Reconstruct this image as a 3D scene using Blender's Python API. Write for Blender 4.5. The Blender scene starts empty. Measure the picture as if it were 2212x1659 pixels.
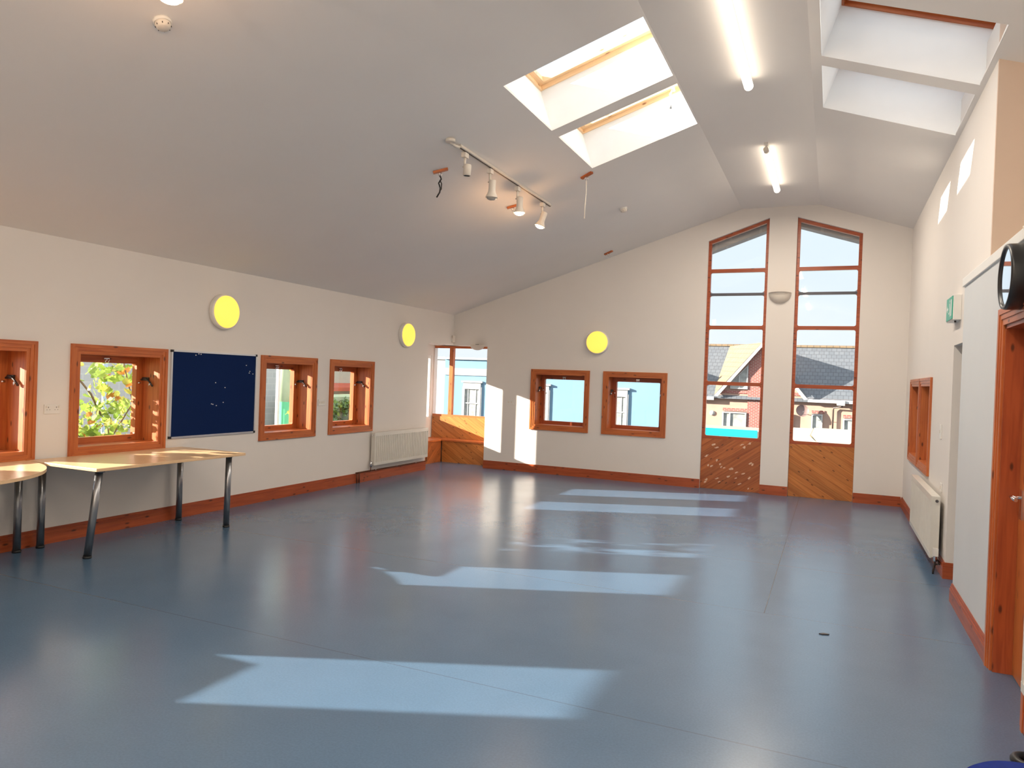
import bpy, bmesh, math, random
from mathutils import Vector, Matrix
from mathutils.geometry import tessellate_polygon
random.seed(7)
C = bpy.context.scene.collection
PI = math.pi
H = 1.64                                   # eye height
XL, YF, XR = -6.40, 11.72, 0.975           # left wall, far wall, right wall faces
XLOB = 0.93                                # lobby partition face
YB = -3.2                                  # wall behind the camera
def zl(x): return 2.76 + .327 * (x - XL)   # left ceiling slope
def zr(x): return 3.98 + .345 * (.955 - x) # right ceiling slope
ZT = 4.40
XF1 = XL + (ZT - 2.76) / .327
XF2 = .955 - (ZT - 3.98) / .345

# ---------------------------------------------------------------- materials
def new_mat(name):
    m = bpy.data.materials.new(name); m.use_nodes = True
    nt = m.node_tree
    b = nt.nodes['Principled BSDF']
    return m, nt, b
def N(nt, t, **kw):
    n = nt.nodes.new(t)
    for k, v in kw.items():
        if k in n.inputs: n.inputs[k].default_value = v
        else: setattr(n, k, v)
    return n
def L(nt, a, b): nt.links.new(a, b)
def ramp(nt, fac, stops):
    r = nt.nodes.new('ShaderNodeValToRGB')
    e = r.color_ramp.elements
    while len(e) < len(stops): e.new(.5)
    for el, (p, c) in zip(e, stops):
        el.position = p; el.color = (c[0], c[1], c[2], 1)
    L(nt, fac, r.inputs[0]); return r
def simple(name, col, rough=.5, metal=0, spec=.5, noise=.04, nscale=6, bump=0, bscale=60):
    m, nt, b = new_mat(name)
    b.inputs['Roughness'].default_value = rough
    b.inputs['Metallic'].default_value = metal
    b.inputs['Specular IOR Level'].default_value = spec
    tc = N(nt, 'ShaderNodeTexCoord')
    nz = N(nt, 'ShaderNodeTexNoise', Scale=nscale, Detail=3.0)
    L(nt, tc.outputs['Object'], nz.inputs['Vector'])
    r = ramp(nt, nz.outputs[0], [(.3, [c * (1 - noise) for c in col]), (.7, [min(1, c * (1 + noise)) for c in col])])
    L(nt, r.outputs[0], b.inputs['Base Color'])
    if bump:
        n2 = N(nt, 'ShaderNodeTexNoise', Scale=bscale, Detail=2.0)
        L(nt, tc.outputs['Object'], n2.inputs['Vector'])
        bp = N(nt, 'ShaderNodeBump', Strength=bump, Distance=.01)
        L(nt, n2.outputs[0], bp.inputs['Height']); L(nt, bp.outputs[0], b.inputs['Normal'])
    return m
def emis(name, col, strength, base=(.8, .8, .8)):
    m, nt, b = new_mat(name)
    b.inputs['Base Color'].default_value = (*base, 1)
    b.inputs['Emission Color'].default_value = (*col, 1)
    b.inputs['Emission Strength'].default_value = strength
    return m
def wood(name, c1, c2, knot, rough=.38, ks=1.0, plank=0, angle=0):
    m, nt, b = new_mat(name)
    b.inputs['Roughness'].default_value = rough
    uv = N(nt, 'ShaderNodeUVMap')
    vec = uv.outputs[0]
    if angle:
        rt = N(nt, 'ShaderNodeMapping'); rt.inputs['Rotation'].default_value = (0, 0, angle)
        L(nt, vec, rt.inputs[0]); vec = rt.outputs[0]
    base_vec = vec
    if plank:                              # per-plank shift of the grain
        sp = N(nt, 'ShaderNodeSeparateXYZ'); L(nt, vec, sp.inputs[0])
        dv = N(nt, 'ShaderNodeMath', operation='DIVIDE'); dv.inputs[1].default_value = plank; L(nt, sp.outputs[1], dv.inputs[0])
        fl = N(nt, 'ShaderNodeMath', operation='FLOOR'); L(nt, dv.outputs[0], fl.inputs[0])
        fr = N(nt, 'ShaderNodeMath', operation='FRACT'); L(nt, dv.outputs[0], fr.inputs[0])
        wn = N(nt, 'ShaderNodeTexWhiteNoise', noise_dimensions='1D'); L(nt, fl.outputs[0], wn.inputs['W'])
        ad = N(nt, 'ShaderNodeVectorMath', operation='ADD'); L(nt, vec, ad.inputs[0])
        sc = N(nt, 'ShaderNodeVectorMath', operation='SCALE'); sc.inputs['Scale'].default_value = 7; L(nt, wn.outputs['Color'], sc.inputs[0])
        L(nt, sc.outputs[0], ad.inputs[1]); vec = ad.outputs[0]
    mp = N(nt, 'ShaderNodeMapping'); mp.inputs['Scale'].default_value = (2.2, 34, 1); L(nt, vec, mp.inputs[0])
    nz = N(nt, 'ShaderNodeTexNoise', Scale=1.0, Detail=4.0, Distortion=.6); L(nt, mp.outputs[0], nz.inputs['Vector'])
    r = ramp(nt, nz.outputs[0], [(.30, c2), (.62, c1)])
    mk = N(nt, 'ShaderNodeMapping'); mk.inputs['Scale'].default_value = (2.6 * ks, 7 * ks, 1); L(nt, vec, mk.inputs[0])
    vo = N(nt, 'ShaderNodeTexVoronoi', Scale=1.0); vo.voronoi_dimensions = '2D'; L(nt, mk.outputs[0], vo.inputs['Vector'])
    kr = ramp(nt, vo.outputs['Distance'], [(.035, (1, 1, 1)), (.085, (0, 0, 0))])
    mx = N(nt, 'ShaderNodeMix', data_type='RGBA'); mx.inputs['B'].default_value = (*knot, 1)
    mu = N(nt, 'ShaderNodeMath', operation='MULTIPLY'); mu.inputs[1].default_value = .85
    L(nt, kr.outputs[0], mu.inputs[0]); L(nt, mu.outputs[0], mx.inputs[0]); L(nt, r.outputs[0], mx.inputs[6])
    out = mx.outputs[2]
    if plank:
        gr = ramp(nt, fr.outputs[0], [(.0, (.35, .35, .35)), (.035, (1, 1, 1)), (.965, (1, 1, 1)), (1., (.35, .35, .35))])
        tn = ramp(nt, wn.outputs[0], [(0, (.74, .74, .74)), (1, (1.0, 1.0, 1.0))])
        m1 = N(nt, 'ShaderNodeMix', data_type='RGBA', blend_type='MULTIPLY'); m1.inputs[0].default_value = 1
        m2 = N(nt, 'ShaderNodeMix', data_type='RGBA', blend_type='MULTIPLY'); m2.inputs[0].default_value = 1
        L(nt, out, m1.inputs[6]); L(nt, gr.outputs[0], m1.inputs[7]); L(nt, m1.outputs[2], m2.inputs[6]); L(nt, tn.outputs[0], m2.inputs[7])
        out = m2.outputs[2]
    L(nt, out, b.inputs['Base Color'])
    return m
def glass_mat(name, refl=.9, tint=(1, 1, 1)):
    m, nt, b = new_mat(name); nt.nodes.remove(b)
    o = nt.nodes['Material Output']
    t = N(nt, 'ShaderNodeBsdfTransparent'); t.inputs[0].default_value = (*tint, 1)
    g = N(nt, 'ShaderNodeBsdfGlossy', Roughness=.02)
    f = N(nt, 'ShaderNodeLayerWeight', Blend=.5)
    pw = N(nt, 'ShaderNodeMath', operation='POWER'); pw.inputs[1].default_value = 5; L(nt, f.outputs['Facing'], pw.inputs[0])
    mu = N(nt, 'ShaderNodeMath', operation='MULTIPLY_ADD'); mu.inputs[1].default_value = refl; mu.inputs[2].default_value = .035
    mx = N(nt, 'ShaderNodeMixShader')
    L(nt, pw.outputs[0], mu.inputs[0]); L(nt, mu.outputs[0], mx.inputs[0]); L(nt, t.outputs[0], mx.inputs[1]); L(nt, g.outputs[0], mx.inputs[2])
    L(nt, mx.outputs[0], o.inputs[0])
    return m
def floor_mat():
    m, nt, b = new_mat('blue_sheet_flooring')
    tc = N(nt, 'ShaderNodeTexCoord')
    n1 = N(nt, 'ShaderNodeTexNoise', Scale=1.3, Detail=5.0, Roughness=.6); L(nt, tc.outputs['Object'], n1.inputs['Vector'])
    r = ramp(nt, n1.outputs[0], [(.3, (.078, .148, .245)), (.7, (.090, .164, .268))])
    n2 = N(nt, 'ShaderNodeTexNoise', Scale=90.0, Detail=2.0); L(nt, tc.outputs['Object'], n2.inputs['Vector'])
    r2 = ramp(nt, n2.outputs[0], [(.35, (.94, .94, .94)), (.65, (1.04, 1.04, 1.04))])
    mm = N(nt, 'ShaderNodeMix', data_type='RGBA', blend_type='MULTIPLY'); mm.inputs[0].default_value = 1
    L(nt, r.outputs[0], mm.inputs[6]); L(nt, r2.outputs[0], mm.inputs[7])
    sp = N(nt, 'ShaderNodeSeparateXYZ'); L(nt, tc.outputs['Object'], sp.inputs[0])
    col = mm.outputs[2]
    def line(axis, pos, w, lo=None):
        nonlocal col
        a = N(nt, 'ShaderNodeMath', operation='SUBTRACT'); a.inputs[1].default_value = pos; L(nt, sp.outputs[axis], a.inputs[0])
        c = N(nt, 'ShaderNodeMath', operation='ABSOLUTE'); L(nt, a.outputs[0], c.inputs[0])
        d = N(nt, 'ShaderNodeMath', operation='LESS_THAN'); d.inputs[1].default_value = w; L(nt, c.outputs[0], d.inputs[0])
        x = N(nt, 'ShaderNodeMix', data_type='RGBA'); x.inputs['B'].default_value = (.05, .07, .10, 1)
        s = N(nt, 'ShaderNodeMath', operation='MULTIPLY'); s.inputs[1].default_value = .6; L(nt, d.outputs[0], s.inputs[0])
        if lo is not None:
            g = N(nt, 'ShaderNodeMath', operation='GREATER_THAN'); g.inputs[1].default_value = lo; L(nt, sp.outputs[1 - axis], g.inputs[0]); L(nt, g.outputs[0], s.inputs[1])
        L(nt, s.outputs[0], x.inputs[0]); L(nt, col, x.inputs[6]); col = x.outputs[2]
    for y in (1.45, 3.47, 5.55, 7.12, 9.1): line(1, y, .0035)
    line(0, -.39, .003, 5.55)
    L(nt, col, b.inputs['Base Color'])
    rr = ramp(nt, n1.outputs[0], [(.3, (.22, .22, .22)), (.7, (.27, .27, .27))])
    L(nt, rr.outputs[0], b.inputs['Roughness'])
    b.inputs['Specular IOR Level'].default_value = 1.0
    bp = N(nt, 'ShaderNodeBump', Strength=.06, Distance=.002)
    L(nt, n2.outputs[0], bp.inputs['Height']); L(nt, bp.outputs[0], b.inputs['Normal'])
    return m
def brick_mat(name, c1, c2, mortar, scale, w=.225, h=.075, ms=.01):
    m, nt, b = new_mat(name); b.inputs['Roughness'].default_value = .85
    uv = N(nt, 'ShaderNodeUVMap')
    br = N(nt, 'ShaderNodeTexBrick'); br.inputs['Color1'].default_value = (*c1, 1); br.inputs['Color2'].default_value = (*c2, 1)
    br.inputs['Mortar'].default_value = (*mortar, 1); br.inputs['Scale'].default_value = scale
    br.inputs['Brick Width'].default_value = w; br.inputs['Row Height'].default_value = h; br.inputs['Mortar Size'].default_value = ms
    L(nt, uv.outputs[0], br.inputs['Vector']); L(nt, br.outputs[0], b.inputs['Base Color'])
    return m
def leaf_mat(name, col):
    m, nt, b = new_mat(name); b.inputs['Roughness'].default_value = .45
    tc = N(nt, 'ShaderNodeTexCoord'); nz = N(nt, 'ShaderNodeTexNoise', Scale=9.0, Detail=3.0); L(nt, tc.outputs['Object'], nz.inputs['Vector'])
    r = ramp(nt, nz.outputs[0], [(.3, [c*.55 for c in col]), (.7, [min(1, c*1.35) for c in col])])
    L(nt, r.outputs[0], b.inputs['Base Color'])
    t = N(nt, 'ShaderNodeBsdfTranslucent'); L(nt, r.outputs[0], t.inputs[0])
    mx = N(nt, 'ShaderNodeMixShader'); mx.inputs[0].default_value = .5
    L(nt, b.outputs[0], mx.inputs[1]); L(nt, t.outputs[0], mx.inputs[2]); L(nt, mx.outputs[0], nt.nodes['Material Output'].inputs[0])
    return m
M = dict(
    wall=simple('cream_wall_paint', (.80, .76, .72), .75, noise=.012, nscale=1.5, bump=.05, bscale=150),
    ceil=simple('ceiling_paint', (.86, .83, .80), .8, noise=.012, nscale=1.2, bump=.04, bscale=120),
    lobby=simple('pale_grey_partition_paint', (.66, .69, .71), .5, noise=.02, nscale=2),
    peach=simple('peach_wall_tone', (.70, .55, .44), .8, noise=.02, nscale=2),  # even peach tone, deeper than the cream of the main walls
    shaft=simple('white_shaft_paint', (.90, .90, .89), .7, noise=.01),
    coping=simple('white_gloss_paint', (.85, .84, .80), .35, noise=.02),
    floor=floor_mat(),
    pine=wood('orange_pine', (.56, .158, .040), (.41, .092, .022), (.07, .018, .008)),
    pinedark=wood('red_pine', (.42, .09, .026), (.29, .052, .015), (.05, .012, .006)),
    pinesun=wood('pine_sun_glare', (.92, .66, .40), (.90, .60, .33), (.3, .1, .04)),  # left skylight frames: sun glare put into a paler pine colour
    plank_a=wood('diagonal_boarding_rising', (.52, .155, .042), (.36, .085, .022), (.06, .016, .006), plank=.09, angle=-.62, ks=1.2),
    plank_b=wood('diagonal_boarding_falling', (.62, .23, .055), (.47, .145, .03), (.08, .02, .008), plank=.09, angle=.55, ks=1.2),
    door=wood('varnished_door', (.52, .16, .04), (.45, .12, .03), (.2, .05, .02), rough=.3),
    beech=wood('beech_laminate', (.80, .56, .33), (.74, .50, .28), (.72, .48, .27), rough=.3, ks=.3),
    steel=simple('grey_steel', (.30, .31, .33), .28, .9, noise=.1, nscale=9),
    chrome=simple('chrome', (.75, .75, .76), .15, 1.0),
    alu=simple('aluminium', (.70, .71, .73), .3, .85),
    black=simple('black_plastic', (.012, .012, .013), .35),
    dark=simple('dark_metal', (.06, .045, .04), .4, .5),
    copper=simple('dark_copper_pipe', (.13, .055, .03), .4, .7),
    felt=simple('navy_felt', (.006, .020, .085), .95, noise=.15, nscale=300, spec=.1),
    paper=simple('white_paper', (.85, .85, .82), .8),
    torn=simple('torn_paper_residue', (.72, .50, .36), .9, noise=.2, nscale=40),
    rad=simple('radiator_enamel', (.72, .70, .64), .35),
    radgap=simple('radiator_inside', (.10, .10, .09), .6),
    plastic=simple('cream_plastic', (.74, .68, .60), .4),
    plasticw=simple('white_plastic', (.80, .78, .74), .4),
    glass=glass_mat('window_glass'),
    cord=simple('white_cord', (.80, .76, .68), .8),
    mirror=simple('clock_glass', (.86, .90, .94), .03, 1.0, noise=0),
    green=simple('exit_green', (.01, .38, .24), .35),
    blue=simple('royal_blue_fabric', (.004, .022, .20), .75, noise=.12, nscale=50, spec=.15),
    greyrub=simple('grey_rubber', (.05, .045, .05), .6),
    tube=emis('fluorescent_tube', (1.0, .84, .66), 5.0),
    bulb=emis('lit_reflector_bulb', (1.0, .78, .52), 22.0),
    bulboff=simple('unlit_bulb_glass', (.45, .42, .38), .1),
    disc=emis('yellow_lit_diffuser', (1.0, .62, .09), 1.38, (.3, .25, .05)),
    skirtgap=simple('dark_shadow_gap', (.03, .02, .015), .8),
    # outdoors
    render=simple('peach_render', (.46, .30, .235), .9, noise=.05, nscale=2),
    brick=brick_mat('red_brick', (.33, .075, .06), (.26, .05, .045), (.42, .34, .30), 1),
    slate=brick_mat('grey_roof_tiles', (.10, .115, .135), (.12, .135, .155), (.065, .075, .09), 1, .33, .30, .022),
    slatesun=brick_mat('sun_tinted_roof_tiles', (.20, .145, .085), (.23, .165, .10), (.11, .085, .06), 1, .33, .30, .02),  # tan tint stands for low sun on the tiles, put into the colour
    bluewall=simple('sky_blue_render', (.165, .295, .41), .9, noise=.03, nscale=.6),
    whitewall=simple('white_render', (.50, .50, .49), .9, noise=.03),
    whitetrim=simple('white_trim', (.48, .48, .48), .6),
    darkglass=simple('dark_window_glass', (.12, .15, .19), .15, noise=.4, nscale=4),
    curtain=simple('net_curtain_window', (.32, .34, .33), .4, noise=.25, nscale=5),
    turq=simple('turquoise_fascia', (.0, .34, .44), .5),
    creamroof=simple('cream_flat_roof', (.48, .44, .34), .6),
    asphalt=simple('asphalt', (.10, .10, .10), .9, noise=.2, nscale=3),
    leaf=leaf_mat('vine_leaf_green', (.26, .38, .07)),
    leafy=leaf_mat('vine_leaf_yellow', (.50, .50, .12)),
    leafo=leaf_mat('vine_leaf_orange', (.55, .22, .06)),
    hedge=simple('hedge_leaf', (.12, .19, .06), .6, noise=.5, nscale=14),
    bark=simple('bark', (.12, .08, .05), .9),
    stone=brick_mat('grey_stone_wall', (.56, .55, .53), (.50, .50, .48), (.60, .59, .56), 1, .45, .22, .02),
    postblue=simple('pale_blue_post', (.33, .42, .50), .5),
    postgreen=simple('green_painted_post', (.10, .46, .24), .45),
    postpale=simple('pale_green_post', (.42, .54, .40), .5),
    grassy=simple('pale_grass', (.42, .50, .30), .9, noise=.2, nscale=2),
    awning=simple('red_awning', (.50, .10, .05), .7),
    distant=simple('distant_foliage', (.22, .25, .17), .9, noise=.35, nscale=2.5),
)

# ---------------------------------------------------------------- mesh helpers
class MB:
    def __init__(s):
        s.bm = bmesh.new(); s.uv = s.bm.loops.layers.uv.new('UVMap')
    def face(s, pts, uvs=None):
        vs = [s.bm.verts.new(p) for p in pts]
        f = s.bm.faces.new(vs)
        if uvs:
            for l, u in zip(f.loops, uvs): l[s.uv].uv = u
        return f
    def box(s, a, b, grain=None, rot=None, origin=None):
        x0, y0, z0 = [min(i, j) for i, j in zip(a, b)]; x1, y1, z1 = [max(i, j) for i, j in zip(a, b)]
        if grain is None:
            d = (x1 - x0, y1 - y0, z1 - z0); grain = d.index(max(d))
        ox, oy = random.random() * 9, random.random() * 9
        P = [(x0, y0, z0), (x1, y0, z0), (x1, y1, z0), (x0, y1, z0), (x0, y0, z1), (x1, y0, z1), (x1, y1, z1), (x0, y1, z1)]
        Q = P
        if rot is not None:
            o = Vector(origin) if origin else Vector(((x0+x1)/2, (y0+y1)/2, (z0+z1)/2))
            Q = [tuple(o + rot @ (Vector(p) - o)) for p in P]
        vs = [s.bm.verts.new(p) for p in Q]
        for q in ((3, 2, 1, 0), (4, 5, 6, 7), (0, 1, 5, 4), (1, 2, 6, 5), (2, 3, 7, 6), (3, 0, 4, 7)):
            f = s.bm.faces.new([vs[i] for i in q])
            oth = [i for i in range(3) if i != grain]
            for l, i in zip(f.loops, q):
                p = P[i]; l[s.uv].uv = (p[grain] + ox, p[oth[0]] + p[oth[1]] + oy)
    def prism(s, poly, fn, t0, t1, uvs=True):
        """poly: list of 2D loops (outer first, then holes); fn(u,v,t)->3D"""
        loops = [[Vector((u, v, 0)) for u, v in lp] for lp in poly]
        tris = tessellate_polygon(loops)
        flat = [p for lp in loops for p in lp]
        for t, flip in ((t0, False), (t1, True)):
            vs = [s.bm.verts.new(fn(p.x, p.y, t)) for p in flat]
            for tr in tris:
                q = tr[::-1] if flip else tr
                try: f = s.bm.faces.new([vs[i] for i in q])
                except ValueError: continue
                for l, i in zip(f.loops, q): l[s.uv].uv = (flat[i].x, flat[i].y)
        for lp in loops:
            n = len(lp)
            for i in range(n):
                p, q = lp[i], lp[(i+1) % n]
                s.face([fn(p.x, p.y, t0), fn(q.x, q.y, t0), fn(q.x, q.y, t1), fn(p.x, p.y, t1)],
                       [(p.x+p.y, t0), (q.x+q.y, t0), (q.x+q.y, t1), (p.x+p.y, t1)])
        return s
    def cyl(s, p0, p1, r0, r1=None, seg=20, caps=True):
        r1 = r0 if r1 is None else r1
        p0, p1 = Vector(p0), Vector(p1); d = (p1 - p0).normalized()
        a = d.orthogonal().normalized(); b = d.cross(a)
        A = [s.bm.verts.new(p0 + (a*math.cos(t) + b*math.sin(t))*r0) for t in [2*PI*i/seg for i in range(seg)]]
        B = [s.bm.verts.new(p1 + (a*math.cos(t) + b*math.sin(t))*r1) for t in [2*PI*i/seg for i in range(seg)]]
        for i in range(seg):
            f = s.bm.faces.new([A[i], A[(i+1) % seg], B[(i+1) % seg], B[i]]); f.smooth = True
        if caps:
            s.bm.faces.new(A[::-1]); s.bm.faces.new(B)
    def lathe(s, prof, o=(0, 0, 0), axis=(0, 0, 1), seg=28, a0=0, a1=2*PI):
        o = Vector(o); d = Vector(axis).normalized(); a = d.orthogonal().normalized(); b = d.cross(a)
        full = abs(a1 - a0 - 2*PI) < 1e-6
        n = seg if full else seg + 1
        rings = []
        for r, h in prof:
            if r < 1e-6: rings.append([s.bm.verts.new(o + d*h)]); continue
            rings.append([s.bm.verts.new(o + d*h + (a*math.cos(t) + b*math.sin(t))*r) for t in [a0 + (a1-a0)*i/seg for i in range(n)]])
        for R, S in zip(rings, rings[1:]):
            for i in range(seg):
                j = (i+1) % n
                if len(R) == 1 and len(S) == 1: continue
                if len(R) == 1: f = s.bm.faces.new([R[0], S[j], S[i]])
                elif len(S) == 1: f = s.bm.faces.new([R[i], R[j], S[0]])
                else: f = s.bm.faces.new([R[i], R[j], S[j], S[i]])
                f.smooth = True
    def tube(s, pts, r, seg=10):
        pts = [Vector(p) for p in pts]; rings = []
        for i, p in enumerate(pts):
            d = (pts[min(i+1, len(pts)-1)] - pts[max(i-1, 0)]).normalized()
            if i == 0: a = d.orthogonal().normalized()
            else: a = (a - d*a.dot(d)).normalized()
            b = d.cross(a)
            rings.append([s.bm.verts.new(p + (a*math.cos(2*PI*k/seg) + b*math.sin(2*PI*k/seg))*r) for k in range(seg)])
        for R, S in zip(rings, rings[1:]):
            for k in range(seg):
                f = s.bm.faces.new([R[k], R[(k+1) % seg], S[(k+1) % seg], S[k]]); f.smooth = True
        s.bm.faces.new(rings[0][::-1]); s.bm.faces.new(rings[-1])
    def build(s, name, mat, parent=None, world=False, bevel=0, label=None):
        bmesh.ops.remove_doubles(s.bm, verts=s.bm.verts, dist=1e-6) if False else None
        bmesh.ops.recalc_face_normals(s.bm, faces=s.bm.faces)
        me = bpy.data.meshes.new(name); s.bm.to_mesh(me); s.bm.free()
        me.materials.append(mat)
        o = bpy.data.objects.new(name, me); C.objects.link(o)
        if parent is not None:
            o.parent = parent
            if world: me.transform(parent.matrix_basis.inverted())
        if bevel:
            md = o.modifiers.new('bevel', 'BEVEL'); md.width = bevel; md.segments = 2; md.limit_method = 'ANGLE'
        if label: o['label'] = label
        return o
def tag(o, label, cat, group=None, kind=None):
    o['label'] = label; o['category'] = cat
    if group: o['group'] = group
    if kind: o['kind'] = kind
    return o
def empty(name, loc, rz=0, label=None, cat=None, group=None, kind=None):
    o = bpy.data.objects.new(name, None); C.objects.link(o)
    o.location = loc; o.rotation_euler = (0, 0, rz); o.empty_display_size = .1
    o.matrix_basis = Matrix.Translation(Vector(loc)) @ Matrix.Rotation(rz, 4, 'Z')
    if label: tag(o, label, cat, group, kind)
    return o
def rect(u0, v0, u1, v1): return [(u0, v0), (u1, v0), (u1, v1), (u0, v1)]
def struct(o, label, cat): return tag(o, label, cat, kind='structure')
def copy_tree(o, parent=None):
    c = o.copy(); C.objects.link(c)
    if parent is not None: c.parent = parent
    for ch in list(o.children): copy_tree(ch, c)
    return c

# ---------------------------------------------------------------- room shell
m = MB(); m.box((-7.6, YB - .3, -.12), (3.0, 12.7, 0)); struct(m.build('floor', M['floor']), 'blue-grey sheet floor with faint seams and sunlit patches', 'floor')

WZ0, WZ1 = .755, 1.81                       # small window architrave, bottom/top
OP = .08                                    # architrave face width
LW = [(.76, 1.81), (3.06, 4.11), (4.42, 5.47), (6.835, 7.885), (8.168, 9.218)]
BAYY = 10.84; BAYX = -5.70; BAYZ = 2.20
# left wall
holes = [rect(a + OP, WZ0 + OP, b - OP, WZ1 - OP) for a, b in LW]
outer = [(YB, 0), (BAYY, 0), (BAYY, BAYZ), (YF + .3, BAYZ), (YF + .3, 3.2), (YB, 3.2)]
m = MB(); m.prism([outer] + holes, lambda u, v, t: (XL - t, u, v), 0, .35)
struct(m.build('wall_left', M['wall']), 'long cream left wall with small pine windows', 'wall')
# far wall
T1 = (-1.872, -.965); T2 = (-.563, .335)
def th(x): return 3.925 + (x + 1.866) * .352 if x < -.75 else 4.232 - (x + .563) * .316
FW = [(-4.825, -3.752), (-3.515, -2.44)]
holes = [rect(a + OP, WZ0 + OP, b - OP, WZ1 - OP) for a, b in FW]
outer = [(BAYX, 0), (T1[0], 0), (T1[0], th(T1[0])), (T1[1], th(T1[1])), (T1[1], 0), (T2[0], 0), (T2[0], th(T2[0])), (T2[1], th(T2[1])), (T2[1], 0), (2.6, 0), (2.6, 4.9), (XL - .35, 4.9), (XL - .35, BAYZ), (BAYX, BAYZ)]
m = MB(); m.prism([outer] + holes, lambda u, v, t: (u, YF + t, v), 0, .30)
struct(m.build('wall_far', M['wall']), 'tall far gable wall with two full-height windows', 'wall')
# right wall (far stretch) with blind window recesses and doorless opening
RW = [(8.82, 9.88), (9.91, 10.97)]
outer = [(6.66, 2.07), (7.44, 2.07), (7.44, 0), (YF + .2, 0), (YF + .2, 4.3), (5.95, 4.3), (5.95, 2.3), (6.66, 2.3)]
holes = [rect(a + OP, WZ0 + OP, b - OP, WZ1 - OP) for a, b in RW]
m = MB(); m.prism([outer] + holes, lambda u, v, t: (XR + t, u, v), 0, .35)
struct(m.build('wall_right', M['wall']), 'bright cream right wall beyond the lobby', 'wall')
# doorway passage beyond the opening
m = MB()
m.box((XR + .35, 7.441, 0), (3.0, 7.6, 2.6)); m.box((XR + .35, 6.50, 0), (3.0, 6.655, 2.49)); m.box((2.9, 6.6, 0), (3.0, 7.5, 2.49)); m.box((XR + .351, 6.6, 2.3), (2.95, 7.5, 2.4))
struct(m.build('wall_passage', M['wall']), 'walls of the short passage through the right wall opening', 'wall')
# lobby partition with door opening
DY0, DY1, DZ = 4.34, 5.11, 2.06
outer = [(YB, 0), (DY0, 0), (DY0, DZ), (DY1, DZ), (DY1, 0), (6.66, 0), (6.66, 2.49), (YB, 2.49)]
m = MB(); m.prism([outer], lambda u, v, t: (XLOB + t, u, v), 0, .12)
m.box((XLOB + .001, 6.60, 0), (XR + .35, 6.66, 2.489))
struct(m.build('wall_lobby', M['lobby']), 'pale grey lobby partition around the pine door', 'wall')
m = MB(); m.box((XLOB - .015, YB, 2.49), (XLOB + .13, 6.675, 2.555)); m.box((XLOB + .13, YB, 2.49), (3.0, 6.66, 2.53))
struct(m.build('trim_1', M['coping'], bevel=.004), 'white coping along the top of the grey lobby partition', 'trim')
m = MB(); m.box((XLOB - .006, 5.205, 2.16), (XLOB + .001, 5.217, 2.49))
struct(m.build('trim_2', M['coping']), 'thin white joint strip on the partition beside the clock', 'trim')
m = MB(); m.box((XR + .0005, 5.925, 2.53), (3.0, 5.949, 4.3)); struct(m.build('wall_recess', M['peach']), 'peach end wall of the recess above the lobby', 'wall')
m = MB(); m.box((3.0, YB, 0), (3.12, 7.6, 3.6)); struct(m.build('wall_outer', M['peach']), 'outer wall closing the recess above the lobby', 'wall')
m = MB(); m.box((-6.9, YB - .2, 0), (3.2, YB, 4.6)); struct(m.build('wall_back', M['wall']), 'plain wall behind the camera', 'wall')

# ceilings with skylight openings
SKL = [(5.35, 6.465), (6.65, 7.745)]; SLX = (-2.545, -1.40)
SKR = [(5.43, 6.42), (6.61, 7.605)]; SRX = (-.178, .94)
SKLB = [(-.9, .2), (.39, 1.49)]  # unseen skylights overhead and behind, added for extra daylight
m = MB()
m.prism([rect(XL - .9, YB - .2, XF1, YF + .35)] + [rect(SLX[0], a, SLX[1], b) for a, b in SKL + SKLB], lambda u, v, t: (u, v, zl(u) + t), 0, .02)
m.prism([rect(XF1, YB - .2, XF2, YF + .35)], lambda u, v, t: (u, v, ZT + t), 0, .02)
m.prism([rect(XF2, YB - .2, 3.3, YF + .35)] + [rect(SRX[0], a, SRX[1], b) for a, b in SKR + SKLB], lambda u, v, t: (u, v, zr(u) + t), 0, .02)
struct(m.build('ceiling', M['ceil']), 'vaulted off-white ceiling sloping to both sides of a flat ridge', 'ceiling')
# gable overhang outside the far wall
m = MB()
m.prism([[(-3.2, 3.337), (-.93, 4.150), (-.55, 4.160), (1.6, 3.466), (1.6, 4.2), (-.3, 4.75), (-1.38, 4.75), (-3.2, 4.2)]], lambda u, v, t: (u, t, v), YF + .34, YF + .55)
struct(m.build('trim_3', M['stone']), 'grey underside of the roof overhang outside the tall windows', 'trim')

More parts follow.
